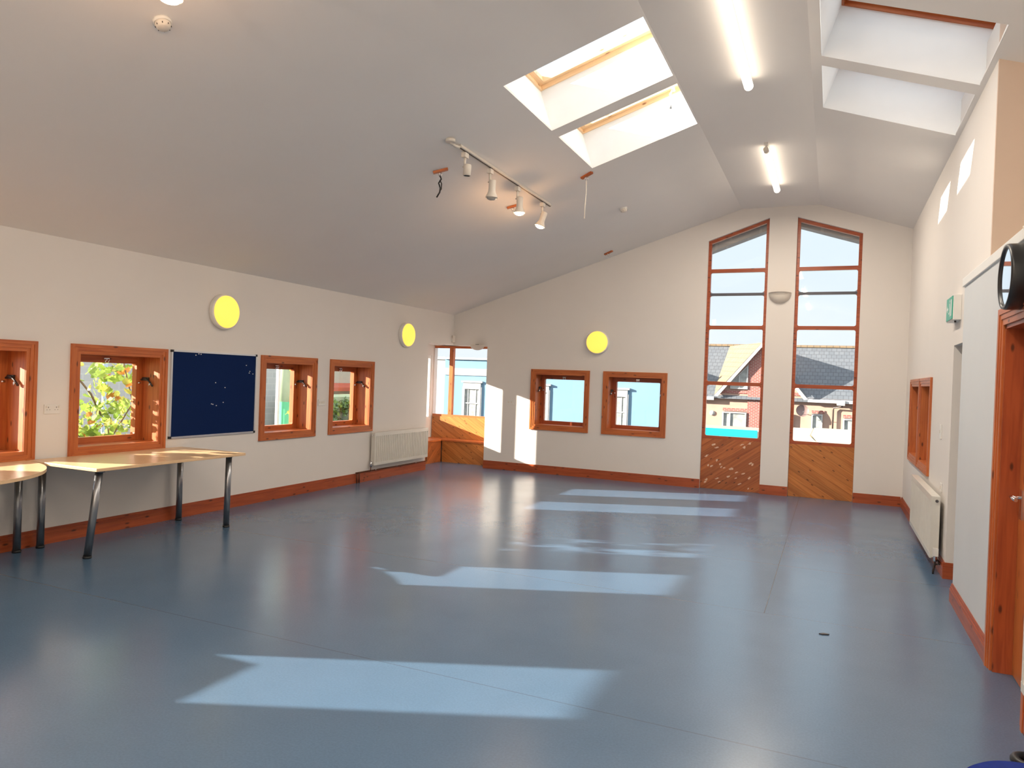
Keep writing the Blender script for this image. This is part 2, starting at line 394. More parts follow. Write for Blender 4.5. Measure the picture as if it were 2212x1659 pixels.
wn = [0]
def wname():
    wn[0] += 1; return 'window_%d' % wn[0]
def skylight(x0, x1, y0, y1, zf, label, opener=False):
    sl = (zf(1.0) - zf(0.0))
    n = Vector((-sl, 0, 1)).normalized(); t = Vector((1, 0, sl)).normalized()
    o = Vector((x0, y0, zf(x0))); Lx = (x1 - x0) / t.x; Ly = y1 - y0
    e = empty(wname(), tuple(o), 0, label, 'skylight', kind='structure')
    W = lambda a, b, c: t*a + Vector((0, 1, 0))*b + n*c
    m = MB()
    i_ = .002
    for (a0, b0, a1, b1) in ((i_, i_, i_, Ly - i_), (Lx - i_, i_, Lx - i_, Ly - i_), (i_, i_, Lx - i_, i_), (i_, Ly - i_, Lx - i_, Ly - i_)):
        m.face([W(a0, b0, 0), W(a1, b1, 0), W(a1, b1, .5), W(a0, b0, .5)])
    m.build('shaft_lining', M['shaft'], e)
    def fr(inset, c0, c1, w, name, mat):
        m = MB()
        A, B = inset, inset + w
        for (a0, b0, a1, b1) in ((A, A, B, Ly - A), (Lx - B, A, Lx - A, Ly - A), (B, A, Lx - B, B), (B, Ly - B, Lx - B, Ly - A)):
            ps = [W(a0, b0, c0), W(a1, b0, c0), W(a1, b1, c0), W(a0, b1, c0)]; qs = [p + n*(c1 - c0) for p in ps]
            u = random.random()*5
            for q in (ps, qs) : m.face(q, [(u, 0), (u + abs(a1-a0) + abs(b1-b0), 0), (u + 1, .05), (u, .05)])
            for i in range(4):
                l = (ps[(i+1) % 4] - ps[i]).length
                m.face([ps[i], ps[(i+1) % 4], qs[(i+1) % 4], qs[i]], [(u, 0), (u + l, 0), (u + l, .08), (u, .08)])
        return m.build(name, mat, e)
    pm = M['pinesun'] if x0 < -.5 else M['pine']
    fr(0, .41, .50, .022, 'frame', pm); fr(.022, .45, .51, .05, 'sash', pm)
    m = MB(); m.face([W(.05, .05, .49), W(Lx - .05, .05, .49), W(Lx - .05, Ly - .05, .49), W(.05, Ly - .05, .49)]); m.build('pane', M['glass'], e)
    if opener:
        m = MB(); p = W(Lx - .12, Ly - .14, .40)
        m.cyl(p + Vector((0, -.04, 0)), p + Vector((0, .04, 0)), .018); m.tube([p, p + Vector((-.03, -.01, -.06)), p + Vector((0, -.02, -.11))], .012)
        m.cyl(p + Vector((0, -.02, -.11)), p + Vector((-.02, -.02, -.22)), .016)
        m.build('opener', M['alu'], e)
    return e
skylight(*SLX, *SKL[0], zl, 'nearer of the two sunlit skylights in the left slope')
skylight(*SLX, *SKL[1], zl, 'farther of the two sunlit skylights in the left slope, with opener hook', True)
skylight(*SRX, *SKR[0], zr, 'nearer right-hand skylight showing its red pine frame')
skylight(*SRX, *SKR[1], zr, 'farther right-hand skylight, frame hidden, plain white shaft')
skylight(*SLX, *SKLB[0], zl, 'added unseen skylight behind the camera, rearmost left, for daylight'); skylight(*SLX, *SKLB[1], zl, 'added unseen left skylight overhead, for daylight')
skylight(*SRX, *SKLB[0], zr, 'added unseen skylight behind the camera, rearmost right, for daylight'); skylight(*SRX, *SKLB[1], zr, 'added unseen right skylight overhead, for daylight')

# ---------------------------------------------------------------- small pine windows
def small_window(loc, rz, w, label, hw=True, wood_m=None, rev_m=None):
    e = empty(wname(), loc, rz, label, 'window', kind='structure')
    wm = wood_m or M['pine']; h = WZ1 - WZ0; o = OP
    m = MB()                                # architrave in stepped mouldings
    for (i0, i1, d) in ((0, .030, .024), (.030, .062, .018), (.062, o + .012, .012)):
        m.box((i0, -d, i0), (i1, 0, h - i0), 2); m.box((w - i1, -d, i0), (w - i0, 0, h - i0), 2)
        m.box((i1, -d, i0), (w - i1, 0, i1), 0); m.box((i1, -d, h - i1), (w - i1, 0, h - i0), 0)
    m.build('architrave', wm, e)
    m = MB(); a = o; t = .014; D = .26
    m.box((a, 0, a), (a + t, D, h - a), 2); m.box((w - a - t, 0, a), (w - a, D, h - a), 2)
    m.box((a, 0, a), (w - a, D, a + t), 0); m.box((a, 0, h - a - t), (w - a, D, h - a), 0)
    m.build('lining', wm, e)
    m = MB(); a = o + t; b = a + .072; y0, y1 = .235, .30
    m.box((a, y0, a), (b, y1, h - a), 2); m.box((w - b, y0, a), (w - a, y1, h - a), 2)
    m.box((b, y0, a), (w - b, y1, b - .012), 0); m.box((b, y0, h - b), (w - b, y1, h - a), 0)
    # rounded glazing corners
    r = .018
    for cx, cz, sx, sz in ((b, b - .012, 1, 1), (w - b, b - .012, -1, 1), (b, h - b, 1, -1), (w - b, h - b, -1, -1)):
        pts = [(cx, cz)] + [(cx + sx*(r - r*math.sin(k*PI/10)), cz + sz*(r - r*math.cos(k*PI/10))) for k in range(6)]
        m.prism([pts], lambda u, v, t: (u, t, v), y0 + .004, y1 - .01)
    sash = m.build('sash', M['pinedark'] if rz == 0 else wm, e)
    m = MB(); m.face([(a, .28, a), (w - a, .28, a), (w - a, .28, h - a), (a, .28, h - a)]); m.build('pane', M['glass'], e)
    if hw:
        m = MB(); cx = w/2; z = h - o - .05
        m.box((cx - .03, .21, z - .012), (cx + .03, .236, z + .012)); m.cyl((cx - .015, .215, z - .03), (cx - .015, .2, z), .007, seg=10); m.cyl((cx + .018, .215, z - .03), (cx + .018, .2, z), .007, seg=10)
        m.build('latch', M['chrome'], e)
        for sx in (0, 1):
            X = (o + t + .006) if sx == 0 else (w - o - t - .006); dx = 1 if sx == 0 else -1
            m = MB(); z = h*.685
            m.tube([(X + dx*.01, .235, z), (X + dx*.012, .20, z + .02), (X + dx*.014, .15, z + .012), (X + dx*.012, .10, z - .02), (X + dx*.01, .065, z - .06)], .009, 8)
            m.box((X - dx*.006, .13, z - .005), (X + dx*.01, .22, z + .03)); m.build('restrictor_arm', M['dark'], e)
            m = MB(); m.cyl((X + dx*.02, .228, z - .03), (X + dx*.055, .228, z - .03), .010, seg=10); m.cyl((X + dx*.022, .10, z - .055), (X + dx*.022, .09, z - .03), .009, seg=10)
            m.build('catch', M['chrome'], e)
    return e
small_window((XL, LW[0][0], WZ0), PI/2, 1.05, 'pine window on the left wall outside the frame')
small_window((XL, LW[1][0], WZ0), PI/2, 1.05, 'pine window cut off by the left edge of the photo')
small_window((XL, LW[2][0], WZ0), PI/2, 1.05, 'pine window filled with vine leaves above the beech table')
small_window((XL, LW[3][0], WZ0), PI/2, 1.05, 'pine window beside the noticeboard with a green post outside')
small_window((XL, LW[4][0], WZ0), PI/2, 1.05, 'pine window above and left of the radiator, hedge outside')
small_window((FW[0][0], YF, WZ0), 0, FW[0][1] - FW[0][0], 'left of the two small windows under the far round lamp')
small_window((FW[1][0], YF, WZ0), 0, FW[1][1] - FW[1][0], 'right of the two small windows on the far wall')
small_window((XR, RW[1][1], WZ0), -PI/2, RW[1][1] - RW[1][0], 'farther of the pine windows on the right wall', False)
small_window((XR, RW[0][1], WZ0), -PI/2, RW[0][1] - RW[0][0], 'nearer of the pine windows on the right wall above the radiator', False)

# ---------------------------------------------------------------- tall gable windows
def tall_window(a, b, label, plank, marks=False):
    e = empty(wname(), (a, YF, 0), 0, label, 'window', kind='structure')
    y0, y1, f = .06, .13, .045
    W_ = b - a
    hh = lambda u: th(a + u if a + u > -.75 or b < -.75 else a + u)
    m = MB()
    m.prism([[(0, .76), (W_, .76), (W_, hh(W_)), (0, hh(0))], [(f, .84), (W_ - f, .84), (W_ - f, hh(W_ - f) - f*1.1), (f, hh(f) - f*1.1)]], lambda u, v, t: (u, t, v), y0, y1)
    for z in (3.455, 2.56, 1.675): m.box((f, y0 + .005, z - .028), (W_ - f, y1 - .005, z + .028), 0)
    r = .03
    levels = [(.84, 1.647), (1.703, 2.532), (2.588, 3.06), (3.11, 3.427)]
    for z0, z1 in levels:
        for cx, cz, sx, sz in ((f, z0, 1, 1), (W_ - f, z0, -1, 1), (f, z1, 1, -1), (W_ - f, z1, -1, -1)):
            pts = [(cx, cz)] + [(cx + sx*(r - r*math.sin(k*PI/10)), cz + sz*(r - r*math.cos(k*PI/10))) for k in range(6)]
            m.prism([pts], lambda u, v, t: (u, t, v), y0 + .012, y1 - .02)
    m.build('frame', M['pinedark'], e)
    m = MB(); m.box((f, .09, 3.065), (W_ - f, .14, 3.105)); m.build('grey_rail', simple('grey_rail_paint', (.10, .10, .12), .5) if 'grey_rail_paint' not in bpy.data.materials else bpy.data.materials['grey_rail_paint'], e, label='dark grey horizontal rail')
    m = MB(); m.face([(f*.5, .10, .8), (W_ - f*.5, .10, .8), (W_ - f*.5, .10, hh(W_) - .03), (f*.5, .10, hh(0) - .03)]); m.build('pane', M['glass'], e)
    m = MB(); m.prism([rect(.002, .001, W_ - .002, .795)], lambda u, v, t: (u, t, v), .05, .28)
    m.build('boarded_panel', M[plank], e)
    if marks:
        rnd = random.Random(5); m = MB()
        spots = [(.19, .70), (.24, .66), (.62, .73), (.74, .76), (.66, .69), (.09, .52), (.25, .46), (.30, .40), (.12, .37), (.17, .36), (.32, .36), (.37, .35), (.47, .34), (.55, .29), (.66, .28), (.76, .45), (.79, .43), (.44, .22), (.55, .20), (.75, .22), (.26, .17), (.30, .12), (.60, .11), (.74, .05), (.10, .14), (.08, .10)]
        for u, v in spots:
            n = 9; rx, rz_ = rnd.uniform(.018, .040), rnd.uniform(.010, .024)
            pts = [(u + rx*math.cos(2*PI*k/n)*rnd.uniform(.4, 1.2), v + rz_*math.sin(2*PI*k/n)*rnd.uniform(.4, 1.2) + rx*math.cos(2*PI*k/n)*.3) for k in range(n)]
            m.prism([pts], lambda a_, b_, t: (a_, t, b_), .0485, .0502)
        m.build('torn_paper_marks', M['torn'], e)
    return e
tall_window(*T1, 'left tall gable window above boarding speckled with torn paper', 'plank_a', True)
tall_window(*T2, 'right tall gable window above clean diagonal boarding', 'plank_b')

# ---------------------------------------------------------------- corner bay
BY = 12.35; BX = -7.17; BS = 10.55
m = MB()
m.prism([[(BX - .1, 0), (-5.30, 0), (-5.30, 2.24), (BX - .1, 2.24)], rect(BX + .02, .86, -5.42, 2.22)], lambda u, v, t: (u, BY + t, v), 0, .12)
m.prism([rect(BS, 0, BY, 2.24), rect(BS + .04, .80, 12.28, 2.02)], lambda u, v, t: (BX - t, u, v), 0, .12)
m.box((BX, BS - .12, 0), (XL - .351, BS, 2.24)); m.box((-5.30, YF + .301, 0), (-5.18, BY + .1, 2.24))
m.box((BX - .12, BS - .12, 2.24), (XL - .351, BY + .12, 2.30)); m.box((XL - .35, YF + .301, 2.24), (-5.18, BY + .12, 2.30))
struct(m.build('wall_bay', M['wall']), 'white walls of the glazed corner bay', 'wall')
e = empty(wname(), (BX, BY, .86), 0, 'bright corner bay window looking at the pale blue building', 'window', kind='structure')
m = MB(); m.box((BX + .02, BY + .0, 2.175), (-5.42, BY + .07, 2.22), 0); m.box((-6.815, BY + .0, .86), (-6.735, BY + .08, 2.175), 2); m.box((BX + .02, BY - .01, .845), (-5.42, BY + .07, .885), 0)
m.build('frame', M['pine'], e, True)
m = MB(); m.face([(BX + .02, BY + .05, .87), (-5.42, BY + .05, .87), (-5.42, BY + .05, 2.2), (BX + .02, BY + .05, 2.2)]); m.build('pane', M['glass'], e, True)
e = empty(wname(), (BX, BS, .76), 0, 'side light of the corner bay hidden behind the left wall', 'window', kind='structure')
m = MB(); m.box((BX - .07, BS + .04, .76), (BX - .01, BS + .08, 2.02), 2); m.box((BX - .07, 10.82, .8), (BX - .01, 10.92, 1.97), 2); m.box((BX - .07, 12.24, .80), (BX - .01, 12.28, 2.02), 2)
m.box((BX - .07, BS + .08, .80), (BX - .01, 12.24, .83), 1); m.box((BX - .07, BS + .08, 1.97), (BX - .01, 12.24, 2.02), 1)
m.build('frame', M['coping'], e, True)
m = MB(); m.face([(BX - .05, BS + .05, .81), (BX - .05, 12.26, .81), (BX - .05, 12.26, 2.0), (BX - .05, BS + .05, 2.0)]); m.build('pane', M['glass'], e, True)
# bench in the bay
e = empty('corner_bench', (-6.4, 12.0, 0), 0, 'L-shaped pine bench built into the bright corner bay', 'bench')
m = MB(); m.prism([rect(-6.735, .0, -5.31, .40)], lambda u, v, t: (u, t, v), 12.03, 12.05); m.build('front_panel', M['plank_b'], e, True)
m = MB(); m.prism([rect(BS + .01, .0, 12.03, .40)], lambda u, v, t: (-6.755 - t, u, v), .0, .02); m.build('front_panel', M['plank_a'], e, True)
m = MB(); m.prism([[(-6.735, 12.005), (-5.31, 12.005), (-5.31, BY - .021), (BX + .021, BY - .021), (BX + .021, BS + .01), (-6.735, BS + .01)]], lambda u, v, t: (u, v, t), .40, .43); m.build('seat', M['pine'], e, True)
m = MB(); m.prism([rect(BX + .02, .43, -5.31, .845)], lambda u, v, t: (u, t, v), BY - .02, BY - .001); m.build('back_panel', M['plank_b'], e, True)

# ---------------------------------------------------------------- skirting boards
def skirt(name, pts_list, label):
    """pts_list: runs ((x0,y0),(x1,y1),(nx,ny)) along walls, n = into room"""
    m = MB()
    for (x0, y0), (x1, y1), (nx, ny) in pts_list:
        g = 0 if abs(x1 - x0) > abs(y1 - y0) else 1
        for t, z0, z1 in ((.020, 0, .100), (.016, .100, .118), (.010, .118, .134), (.006, .134, .142)):
            m.box((x0, y0, z0), (x1 + nx*t, y1 + ny*t, z1), g)
    return struct(m.build(name, M['pinedark']), label, 'skirting board')
skirt('baseboard_left', [((XL, YB), (XL, BAYY), (1, 0)), ((XL - .3, BAYY), (XL, BAYY), (0, 1))][:1], 'pine skirting along the left wall behind the tables')
skirt('baseboard_far', [((BAYX - .0, YF), (T1[0], YF), (0, -1)), ((T1[1], YF), (T2[0], YF), (0, -1)), ((T2[1], YF), (XR - .02, YF), (0, -1))], 'pine skirting along the far wall in three lengths')
skirt('baseboard_right', [((XR, 7.44), (XR, YF), (-1, 0)), ((XR - .02, 7.441), (1.6, 7.44), (0, -1))], 'pine skirting under the right-hand radiator')
skirt('baseboard_lobby', [((XLOB, DY1 + .09), (XLOB, 6.66), (-1, 0)), ((XLOB, YB), (XLOB, DY0 - .09), (-1, 0))], 'pine skirting along the grey lobby partition')

# ---------------------------------------------------------------- door
e = empty('door_1', (XLOB, DY0, 0), 0, 'varnished pine door in the grey partition at right edge', 'door', kind='structure')
m = MB()
for (i0, i1, d) in ((0, .035, .024), (.035, .065, .018), (.065, .10, .012)):
    a, b, z = DY0 - .10 + i0, DY1 + .10 - i0, DZ + .10 - i0
    m.box((XLOB - d, a, 0), (XLOB, a + i1 - i0, z), 2); m.box((XLOB - d, b - i1 + i0, 0), (XLOB, b, z), 2)
    m.box((XLOB - d, a + i1 - i0, z - i1 + i0), (XLOB, b - i1 + i0, z), 1)
m.build('architrave', M['pine'], e, True)
m = MB(); m.box((XLOB, DY0, 0), (XLOB + .14, DY0 + .022, DZ), 2); m.box((XLOB, DY1 - .022, 0), (XLOB + .14, DY1, DZ), 2); m.box((XLOB, DY0, DZ - .022), (XLOB + .14, DY1, DZ), 1)
m.build('lining', M['pinedark'], e, True)
m = MB(); m.box((XLOB + .098, DY0 + .024, .006), (XLOB + .14, DY1 - .024, DZ - .024), 2); leaf = m.build('door_leaf', M['door'], e, True)
m = MB(); y = DY1 - .10; x = XLOB + .098
m.box((x - .008, y - .02, .93), (x, y + .02, 1.10)); m.cyl((x - .005, y, 1.055), (x - .055, y, 1.055), .009, seg=12); m.tube([(x - .055, y + .005, 1.055), (x - .06, y - .06, 1.057), (x - .055, y - .12, 1.052)], .010)
m.build('handle', M['chrome'], leaf).data.transform(e.matrix_basis.inverted())

# ---------------------------------------------------------------- lamps
def bulkhead(loc, rz, label):
    e = empty('round_wall_lamp', loc, rz, label, 'wall lamp', 'round yellow wall lamps')
    m = MB(); m.lathe([(.0, .0), (.195, .0), (.2, .01), (.2, .055), (.19, .065), (.175, .065)], axis=(0, 1, 0), seg=48); m.build('base_ring', M['plasticw'], e)
    m = MB(); m.lathe([(.184, .06), (.182, .078), (.165, .095), (.12, .108), (.06, .114), (0, .116)], axis=(0, 1, 0), seg=48); m.build('diffuser', M['disc'], e, label='yellow glowing diffuser')
    return e
bulkhead((XL, 6.205, 2.275), -PI/2, 'round yellow lamp above the blue noticeboard')
bulkhead((XL, 10.07, 2.28), -PI/2, 'round yellow lamp above the radiator by the bay')
bulkhead((-3.63, YF, 2.292), PI, 'round yellow lamp above the two far small windows')

def uplighter(x, y, z, r, dep, label, cat='wall lamp'):
    e = empty('bowl_uplighter', (x, y, z), 0, label, cat, 'plaster bowl uplighters')
    m = MB(); prof = [(r*math.cos(t), -dep*math.sin(t)) for t in [k*PI/2/10 for k in range(11)]]
    prof[-1] = (0, prof[-1][1])
    m.lathe(prof, seg=28, a0=0, a1=2*PI)
    for v in m.bm.verts:
        if v.co.y > 0: v.co.y = 0
        v.co.y *= .75
    m.lathe([(r, 0), (r - .012, 0), (r - .02, -.02)], seg=28)
    for v in m.bm.verts:
        if v.co.y > 0: v.co.y = 0
    m.build('bowl', M['plastic'], e)
    m = MB(); m.box((-.03, -.03, -.03), (.03, -.001, .012)); m.build('lamp_holder', M['dark'], e)
    return e
uplighter(-.777, YF, 3.085, .165, .16, 'plaster half-bowl uplighter between the two tall windows')
uplighter(-5.90, YF, 2.215, .145, .095, 'small half-bowl uplighter over the bay opening')

def added_uplighter(x, y, z, r, dep, rz, label, watts):  # unseen uplighter added behind the camera to bounce fill off the ceiling
    e = uplighter(0, 0, 0, r, dep, label); e.matrix_basis = Matrix.Translation((x, y, z)) @ Matrix.Rotation(rz, 4, 'Z')
    l = bpy.data.lights.new('added_fill_glow', 'AREA'); l.shape = 'DISK'; l.size = r*.9; l.energy = watts; l.color = (1.0, .80, .60)
    o = bpy.data.objects.new('added_fill_glow', l); C.objects.link(o); o.parent = e; o.location = (0, -r*.55, .012); o.rotation_euler = (PI, 0, 0)
added_uplighter(-4.6, YB - .002, 2.1, .165, .16, PI, 'added unseen bowl uplighter behind the camera, left, for fill light', 190)
added_uplighter(-1.4, YB - .002, 2.1, .165, .16, PI, 'added unseen bowl uplighter behind the camera, right, for fill light', 150)
def fluoro(y0, y1, label):
    e = empty('fluorescent_tube_light', (-.78, (y0 + y1)/2, ZT), 0, label, 'ceiling light', 'fluorescent tube lights along the ridge')
    m = MB(); m.box((-.80, y0 - .12, ZT - .03), (-.76, y1, ZT - .001)); m.build('batten', M['plasticw'], e, True)
    zt_ = ZT - .075
    for ya_, yb_ in ((y0 - .10, y0), (y1, y1 + .02)):
        m = MB(); m.cyl((-.78, ya_, zt_), (-.78, yb_, zt_), .030); m.build('end_cap', M['plastic'], e, True)
    m = MB(); m.box((-.79, y0 - .08, zt_), (-.77, y0 - .05, ZT - .02)); m.build('bracket', M['plastic'], e, True)
    m = MB(); m.cyl((-.78, y0, zt_), (-.78, y1, zt_), .040); m.build('tube', M['tube'], e, True)
    l = bpy.data.lights.new('tube_glow', 'AREA'); l.shape = 'RECTANGLE'; l.size = .10; l.size_y = y1 - y0; l.energy = TUBE_W; l.color = (1.0, .87, .72); l.specular_factor = .3
    o = bpy.data.objects.new('tube_glow', l); C.objects.link(o); o.parent = e; o.location = (0, 0, -.135)
    return e
TUBE_W = 63
fluoro(5.05, 6.75, 'nearer lit fluorescent tube on the ridge, cut by the top edge')
fluoro(8.70, 10.42, 'farther lit fluorescent tube in front of the tall windows')
fluoro(1.4, 3.1, 'added fluorescent tube overhead, out of view, for more light')  # this tube and the next are unseen, added to lift the light level
fluoro(-2.2, -.5, 'added fluorescent tube behind the camera, unseen, for more light')

# spotlights on a track
def spot(loc, label, state, tilt=(0, 0), big=True):
    e = empty('track_spotlight', loc, 0, label, 'spotlight', 'track spotlights')
    m = MB(); m.box((-.022, -.035, -.045), (.022, .035, 0)); m.cyl((0, 0, -.04), (0, 0, -.13), .012); m.cyl((-.02, 0, -.13), (.05, 0, -.13), .008)
    m.build('stem', M['plastic'], e)
    R_ = Matrix.Rotation(tilt[0], 3, 'X') @ Matrix.Rotation(tilt[1], 3, 'Y')
    o = Vector((.03, 0, -.12))
    if big: prof = [(0, .01), (.032, .008), (.036, 0), (.036, -.10), (.040, -.115), (.060, -.155), (.064, -.168), (.060, -.168), (.05, -.15), (0, -.14)]
    else: prof = [(0, .01), (.034, .008), (.037, 0), (.037, -.095), (.031, -.097), (.031, -.06), (0, -.06)]
    m = MB(); m.lathe([(a, b) for a, b in prof]); 
    for v in m.bm.verts: v.co = o + R_ @ v.co
    h = m.build('housing', M['plastic'], e)
    if big:
        m = MB(); m.lathe([(.046, -.150), (.052, -.165), (.046, -.182), (.025, -.192), (0, -.195)])
        for v in m.bm.verts: v.co = o + R_ @ v.co
        m.build('bulb', M['bulb'] if state else M['bulboff'], e)
    else:
        m = MB(); m.lathe([(.033, -.0961), (.024, -.0962), (.024, -.080), (.016, -.080), (.016, -.0965), (0, -.0965)])
        for v in m.bm.verts: v.co = o + R_ @ v.co
        m.build('lamp_socket', M['black'], e)
    if state:
        l = bpy.data.lights.new('bulb_glow', 'POINT'); l.energy = state; l.color = (1.0, .55, .25); l.shadow_soft_size = .04
        q = bpy.data.objects.new('bulb_glow', l); C.objects.link(q); q.parent = e; q.location = o + R_ @ Vector((0, 0, -.25))
    return e
XT = -3.25; ZTK = zl(XT)
e = empty('lighting_track', (XT, 7.0, ZTK), 0, 'thin lighting track on the left slope carrying four spotlights', 'lighting track')
R_ = Matrix.Rotation(-math.atan(.327), 3, 'Y')
m = MB(); m.box((XT - .018, 5.93, ZTK - .032), (XT + .018, 8.28, ZTK - .001), rot=R_, origin=(XT, 7, ZTK)); m.build('rail', M['plastic'], e, True)
m = MB(); m.box((XT - .006, 5.93, ZTK - .034), (XT + .006, 8.28, ZTK - .030), rot=R_, origin=(XT, 7, ZTK)); m.build('slot', M['dark'], e, True)
m = MB(); m.cyl((XT, 5.76, ZTK), (XT, 5.76, ZTK - .03), .045); m.tube([(XT, 5.76, ZTK - .025), (XT, 5.85, ZTK - .035), (XT, 5.94, ZTK - .02)], .014); m.build('power_feed', M['plastic'], e, True)
for yy, lab, st, tl, bg in ((6.05, 'nearest spotlight on the track, short can with empty socket', 0, (0, .05), False), (6.60, 'second spotlight on the track, unlit flared head', 0, (.05, .05), True),
                            (7.30, 'third spotlight on the track, brightly lit', 6, (0, 0), True), (8.05, 'farthest spotlight on the track, lit and turned away', 4, (-.1, .30), True)):
    spot((XT, yy, ZTK - .041), lab, st, tl, bg)
X2 = -3.15; Z2 = zl(X2)
e = empty('lighting_track', (X2, 1.8, Z2), 0, 'second lighting track above the top edge of the photo', 'lighting track')
m = MB(); m.box((X2 - .018, .9, Z2 - .032), (X2 + .018, 2.66, Z2 - .001), rot=R_, origin=(X2, 1.8, Z2)); m.build('rail', M['plastic'], e, True)
spot((X2, 2.615, Z2 - .043), 'lit spotlight glaring at the top left edge', 6, (.0, 0), True)

# smoke detectors
def detector(x, y, label):
    z = zl(x); n = Vector((-.327, 0, 1)).normalized()
    e = empty('smoke_detector', (x, y, z), 0, label, 'smoke detector', 'smoke detectors')
    m = MB(); m.lathe([(0, .0), (.052, .0), (.052, .014), (.046, .02)], axis=-n); m.build('base', M['plasticw'], e)
    m = MB(); m.lathe([(.044, .018), (.046, .034), (.034, .05), (.032, .052), (0, .056)], axis=-n)
    m.build('sensor_head', M['plastic'], e)
    a = n.orthogonal().normalized(); b = n.cross(a)
    for k in range(8):
        t = 2*PI*k/8; p = -n*.036 + (a*math.cos(t) + b*math.sin(t))*.043
        m = MB(); m.cyl(p, p - n*.008, .0025, seg=6); m.build('vent_slot', M['dark'], e)
detector(-2.66, 9.5, 'small smoke detector on the slope right of the cord')
detector(-3.66, 3.02, 'smoke detector under the glaring top left spotlight')
# hooks
def hook(x, y, label, extra, rz=0):
    z = zl(x)
    e = empty('ceiling_hook', (x, y, z), 0, label, 'ceiling hook', 'wooden blocks with hooks on the ceiling')
    m = MB(); Rr = Matrix.Rotation(rz, 3, 'Z') @ Matrix.Rotation(-math.atan(.327), 3, 'Y')
    m.box((-.075, -.022, -.022), (.075, .022, .0), 0, rot=Rr, origin=(0, 0, 0)); m.build('block', M['pine'], e)
    m = MB(); m.tube([(0.018*math.sin(t), 0, -.045 + .018*math.cos(t)) for t in [2*PI*k/14 for k in range(14)]], .004, 6); m.build('eye', M['chrome'], e)
    if extra == 'cord':
        m = MB(); m.tube([(0, 0, -.06), (.004, 0, -.2), (-.004, 0, -.35), (-.006, 0, -.50)], .006, 6); m.build('cord', M['cord'], e)
    if extra == 'strap':
        m = MB(); m.tube([(0, 0, -.055), (.01, .01, -.09), (-.012, 0, -.13), (.008, 0, -.18), (.004, 0, -.22), (-.03, 0, -.27)], .008, 6); m.tube([(0, 0, -.1), (.022, 0, -.14), (.02, 0, -.19), (.0, 0, -.215)], .006, 6); m.build('strap', M['black'], e)
hook(-3.617, 6.226, 'ceiling hook block with black strap, left of the track', 'strap', .5)
hook(-2.644, 7.853, 'ceiling hook block with long white cord, under the skylights', 'cord', -.3)
hook(-3.55, 7.85, 'ceiling hook block glowing beside the lit spotlight', '', .4)
hook(-3.40, 11.35, 'ceiling hook block close to the far wall', '', -.3)

# ---------------------------------------------------------------- tables
TZ = .772
def leg(p0, p1, parent, top=TZ):
    m = MB(); m.cyl(p1, p0, .030, seg=24); o = m.build('leg', M['steel'], parent, True)
    m = MB(); d = (Vector(p1) - Vector(p0)).normalized(); m.cyl(Vector(p0) + Vector((0, 0, .0)), Vector(p0) + d*.022, .034, seg=24)
    f = m.build('foot', M['black'], o); f.data.transform(parent.matrix_basis.inverted())
    m = MB(); q = Vector(p1); m.cyl(q - d*.012, q, .045, seg=24); f = m.build('mounting_plate', M['steel'], o); f.data.transform(parent.matrix_basis.inverted())
def rect_table(x0, x1, y0, y1, legs, label):
    e = empty('table', ((x0 + x1)/2, (y0 + y1)/2, 0), 0, label, 'table', 'beech-topped tables along the left wall')
    m = MB(); m.box((x0, y0, TZ - .026), (x1, y1, TZ), 1); m.build('tabletop', M['beech'], e, True, bevel=.003)
    for a, b in legs: leg(a, b, e)
    return e
zt = TZ - .027
rect_table(-6.375, -5.475, 4.035, 5.68, [((-5.655, 4.105, 0), (-5.57, 4.13, zt)), ((-6.30, 4.13, 0), (-6.30, 4.13, zt)), ((-6.30, 5.60, 0), (-6.30, 5.60, zt)), ((-5.645, 5.615, 0), (-5.60, 5.58, zt))], 'rectangular beech table under the vine window and noticeboard')
rect_table(-6.375, -5.475, .30, 1.98, [((-5.6, .4, 0), (-5.6, .4, zt)), ((-6.3, .4, 0), (-6.3, .4, zt)), ((-6.3, 1.88, 0), (-6.3, 1.88, zt)), ((-5.6, 1.88, 0), (-5.6, 1.88, zt))], 'rectangular beech table outside the left edge of the photo')
e = empty('table', (-5.95, 3.01, 0), 0, 'half-round beech table cut off by the left edge', 'table', 'beech-topped tables along the left wall')
m = MB(); pts = [(-6.375, 3.01 - 1.01)] + [(-6.375 + 1.0*math.cos(t), 3.01 + 1.01*math.sin(t)) for t in [-PI/2 + PI*k/48 for k in range(49)]]
m.prism([pts[1:]], lambda u, v, t: (u, v, t), TZ - .026, TZ - .0005); m.build('tabletop', M['beech'], e, True)
for p in ((-6.30, 3.93), (-6.30, 2.1), (-5.52, 3.0)): leg((p[0], p[1], 0), (p[0], p[1], zt), e)

# ---------------------------------------------------------------- noticeboard
e = empty('noticeboard', (XL, 6.14, .865), 0, 'blue felt noticeboard in an aluminium frame', 'noticeboard')
b0, b1, z0, z1 = 5.515, 6.752, .865, 1.808
m = MB(); m.box((XL + .001, b0 + .012, z0 + .012), (XL + .014, b1 - .012, z1 - .012)); m.build('felt', M['felt'], e, True)
m = MB()
m.box((XL, b0, z0), (XL + .022, b0 + .018, z1)); m.box((XL, b1 - .018, z0), (XL + .022, b1, z1)); m.box((XL, b0 + .018, z0), (XL + .022, b1 - .018, z0 + .018)); m.box((XL, b0 + .018, z1 - .018), (XL + .022, b1 - .018, z1)); m.build('frame', M['alu'], e, True)
for yy in (b0 - .002, b1 - .024):
    for zz in (z0 - .002, z1 - .024):
        m = MB(); m.box((XL, yy, zz), (XL + .025, yy + .026, zz + .026)); m.build('corner_cap', M['black'], e, True)
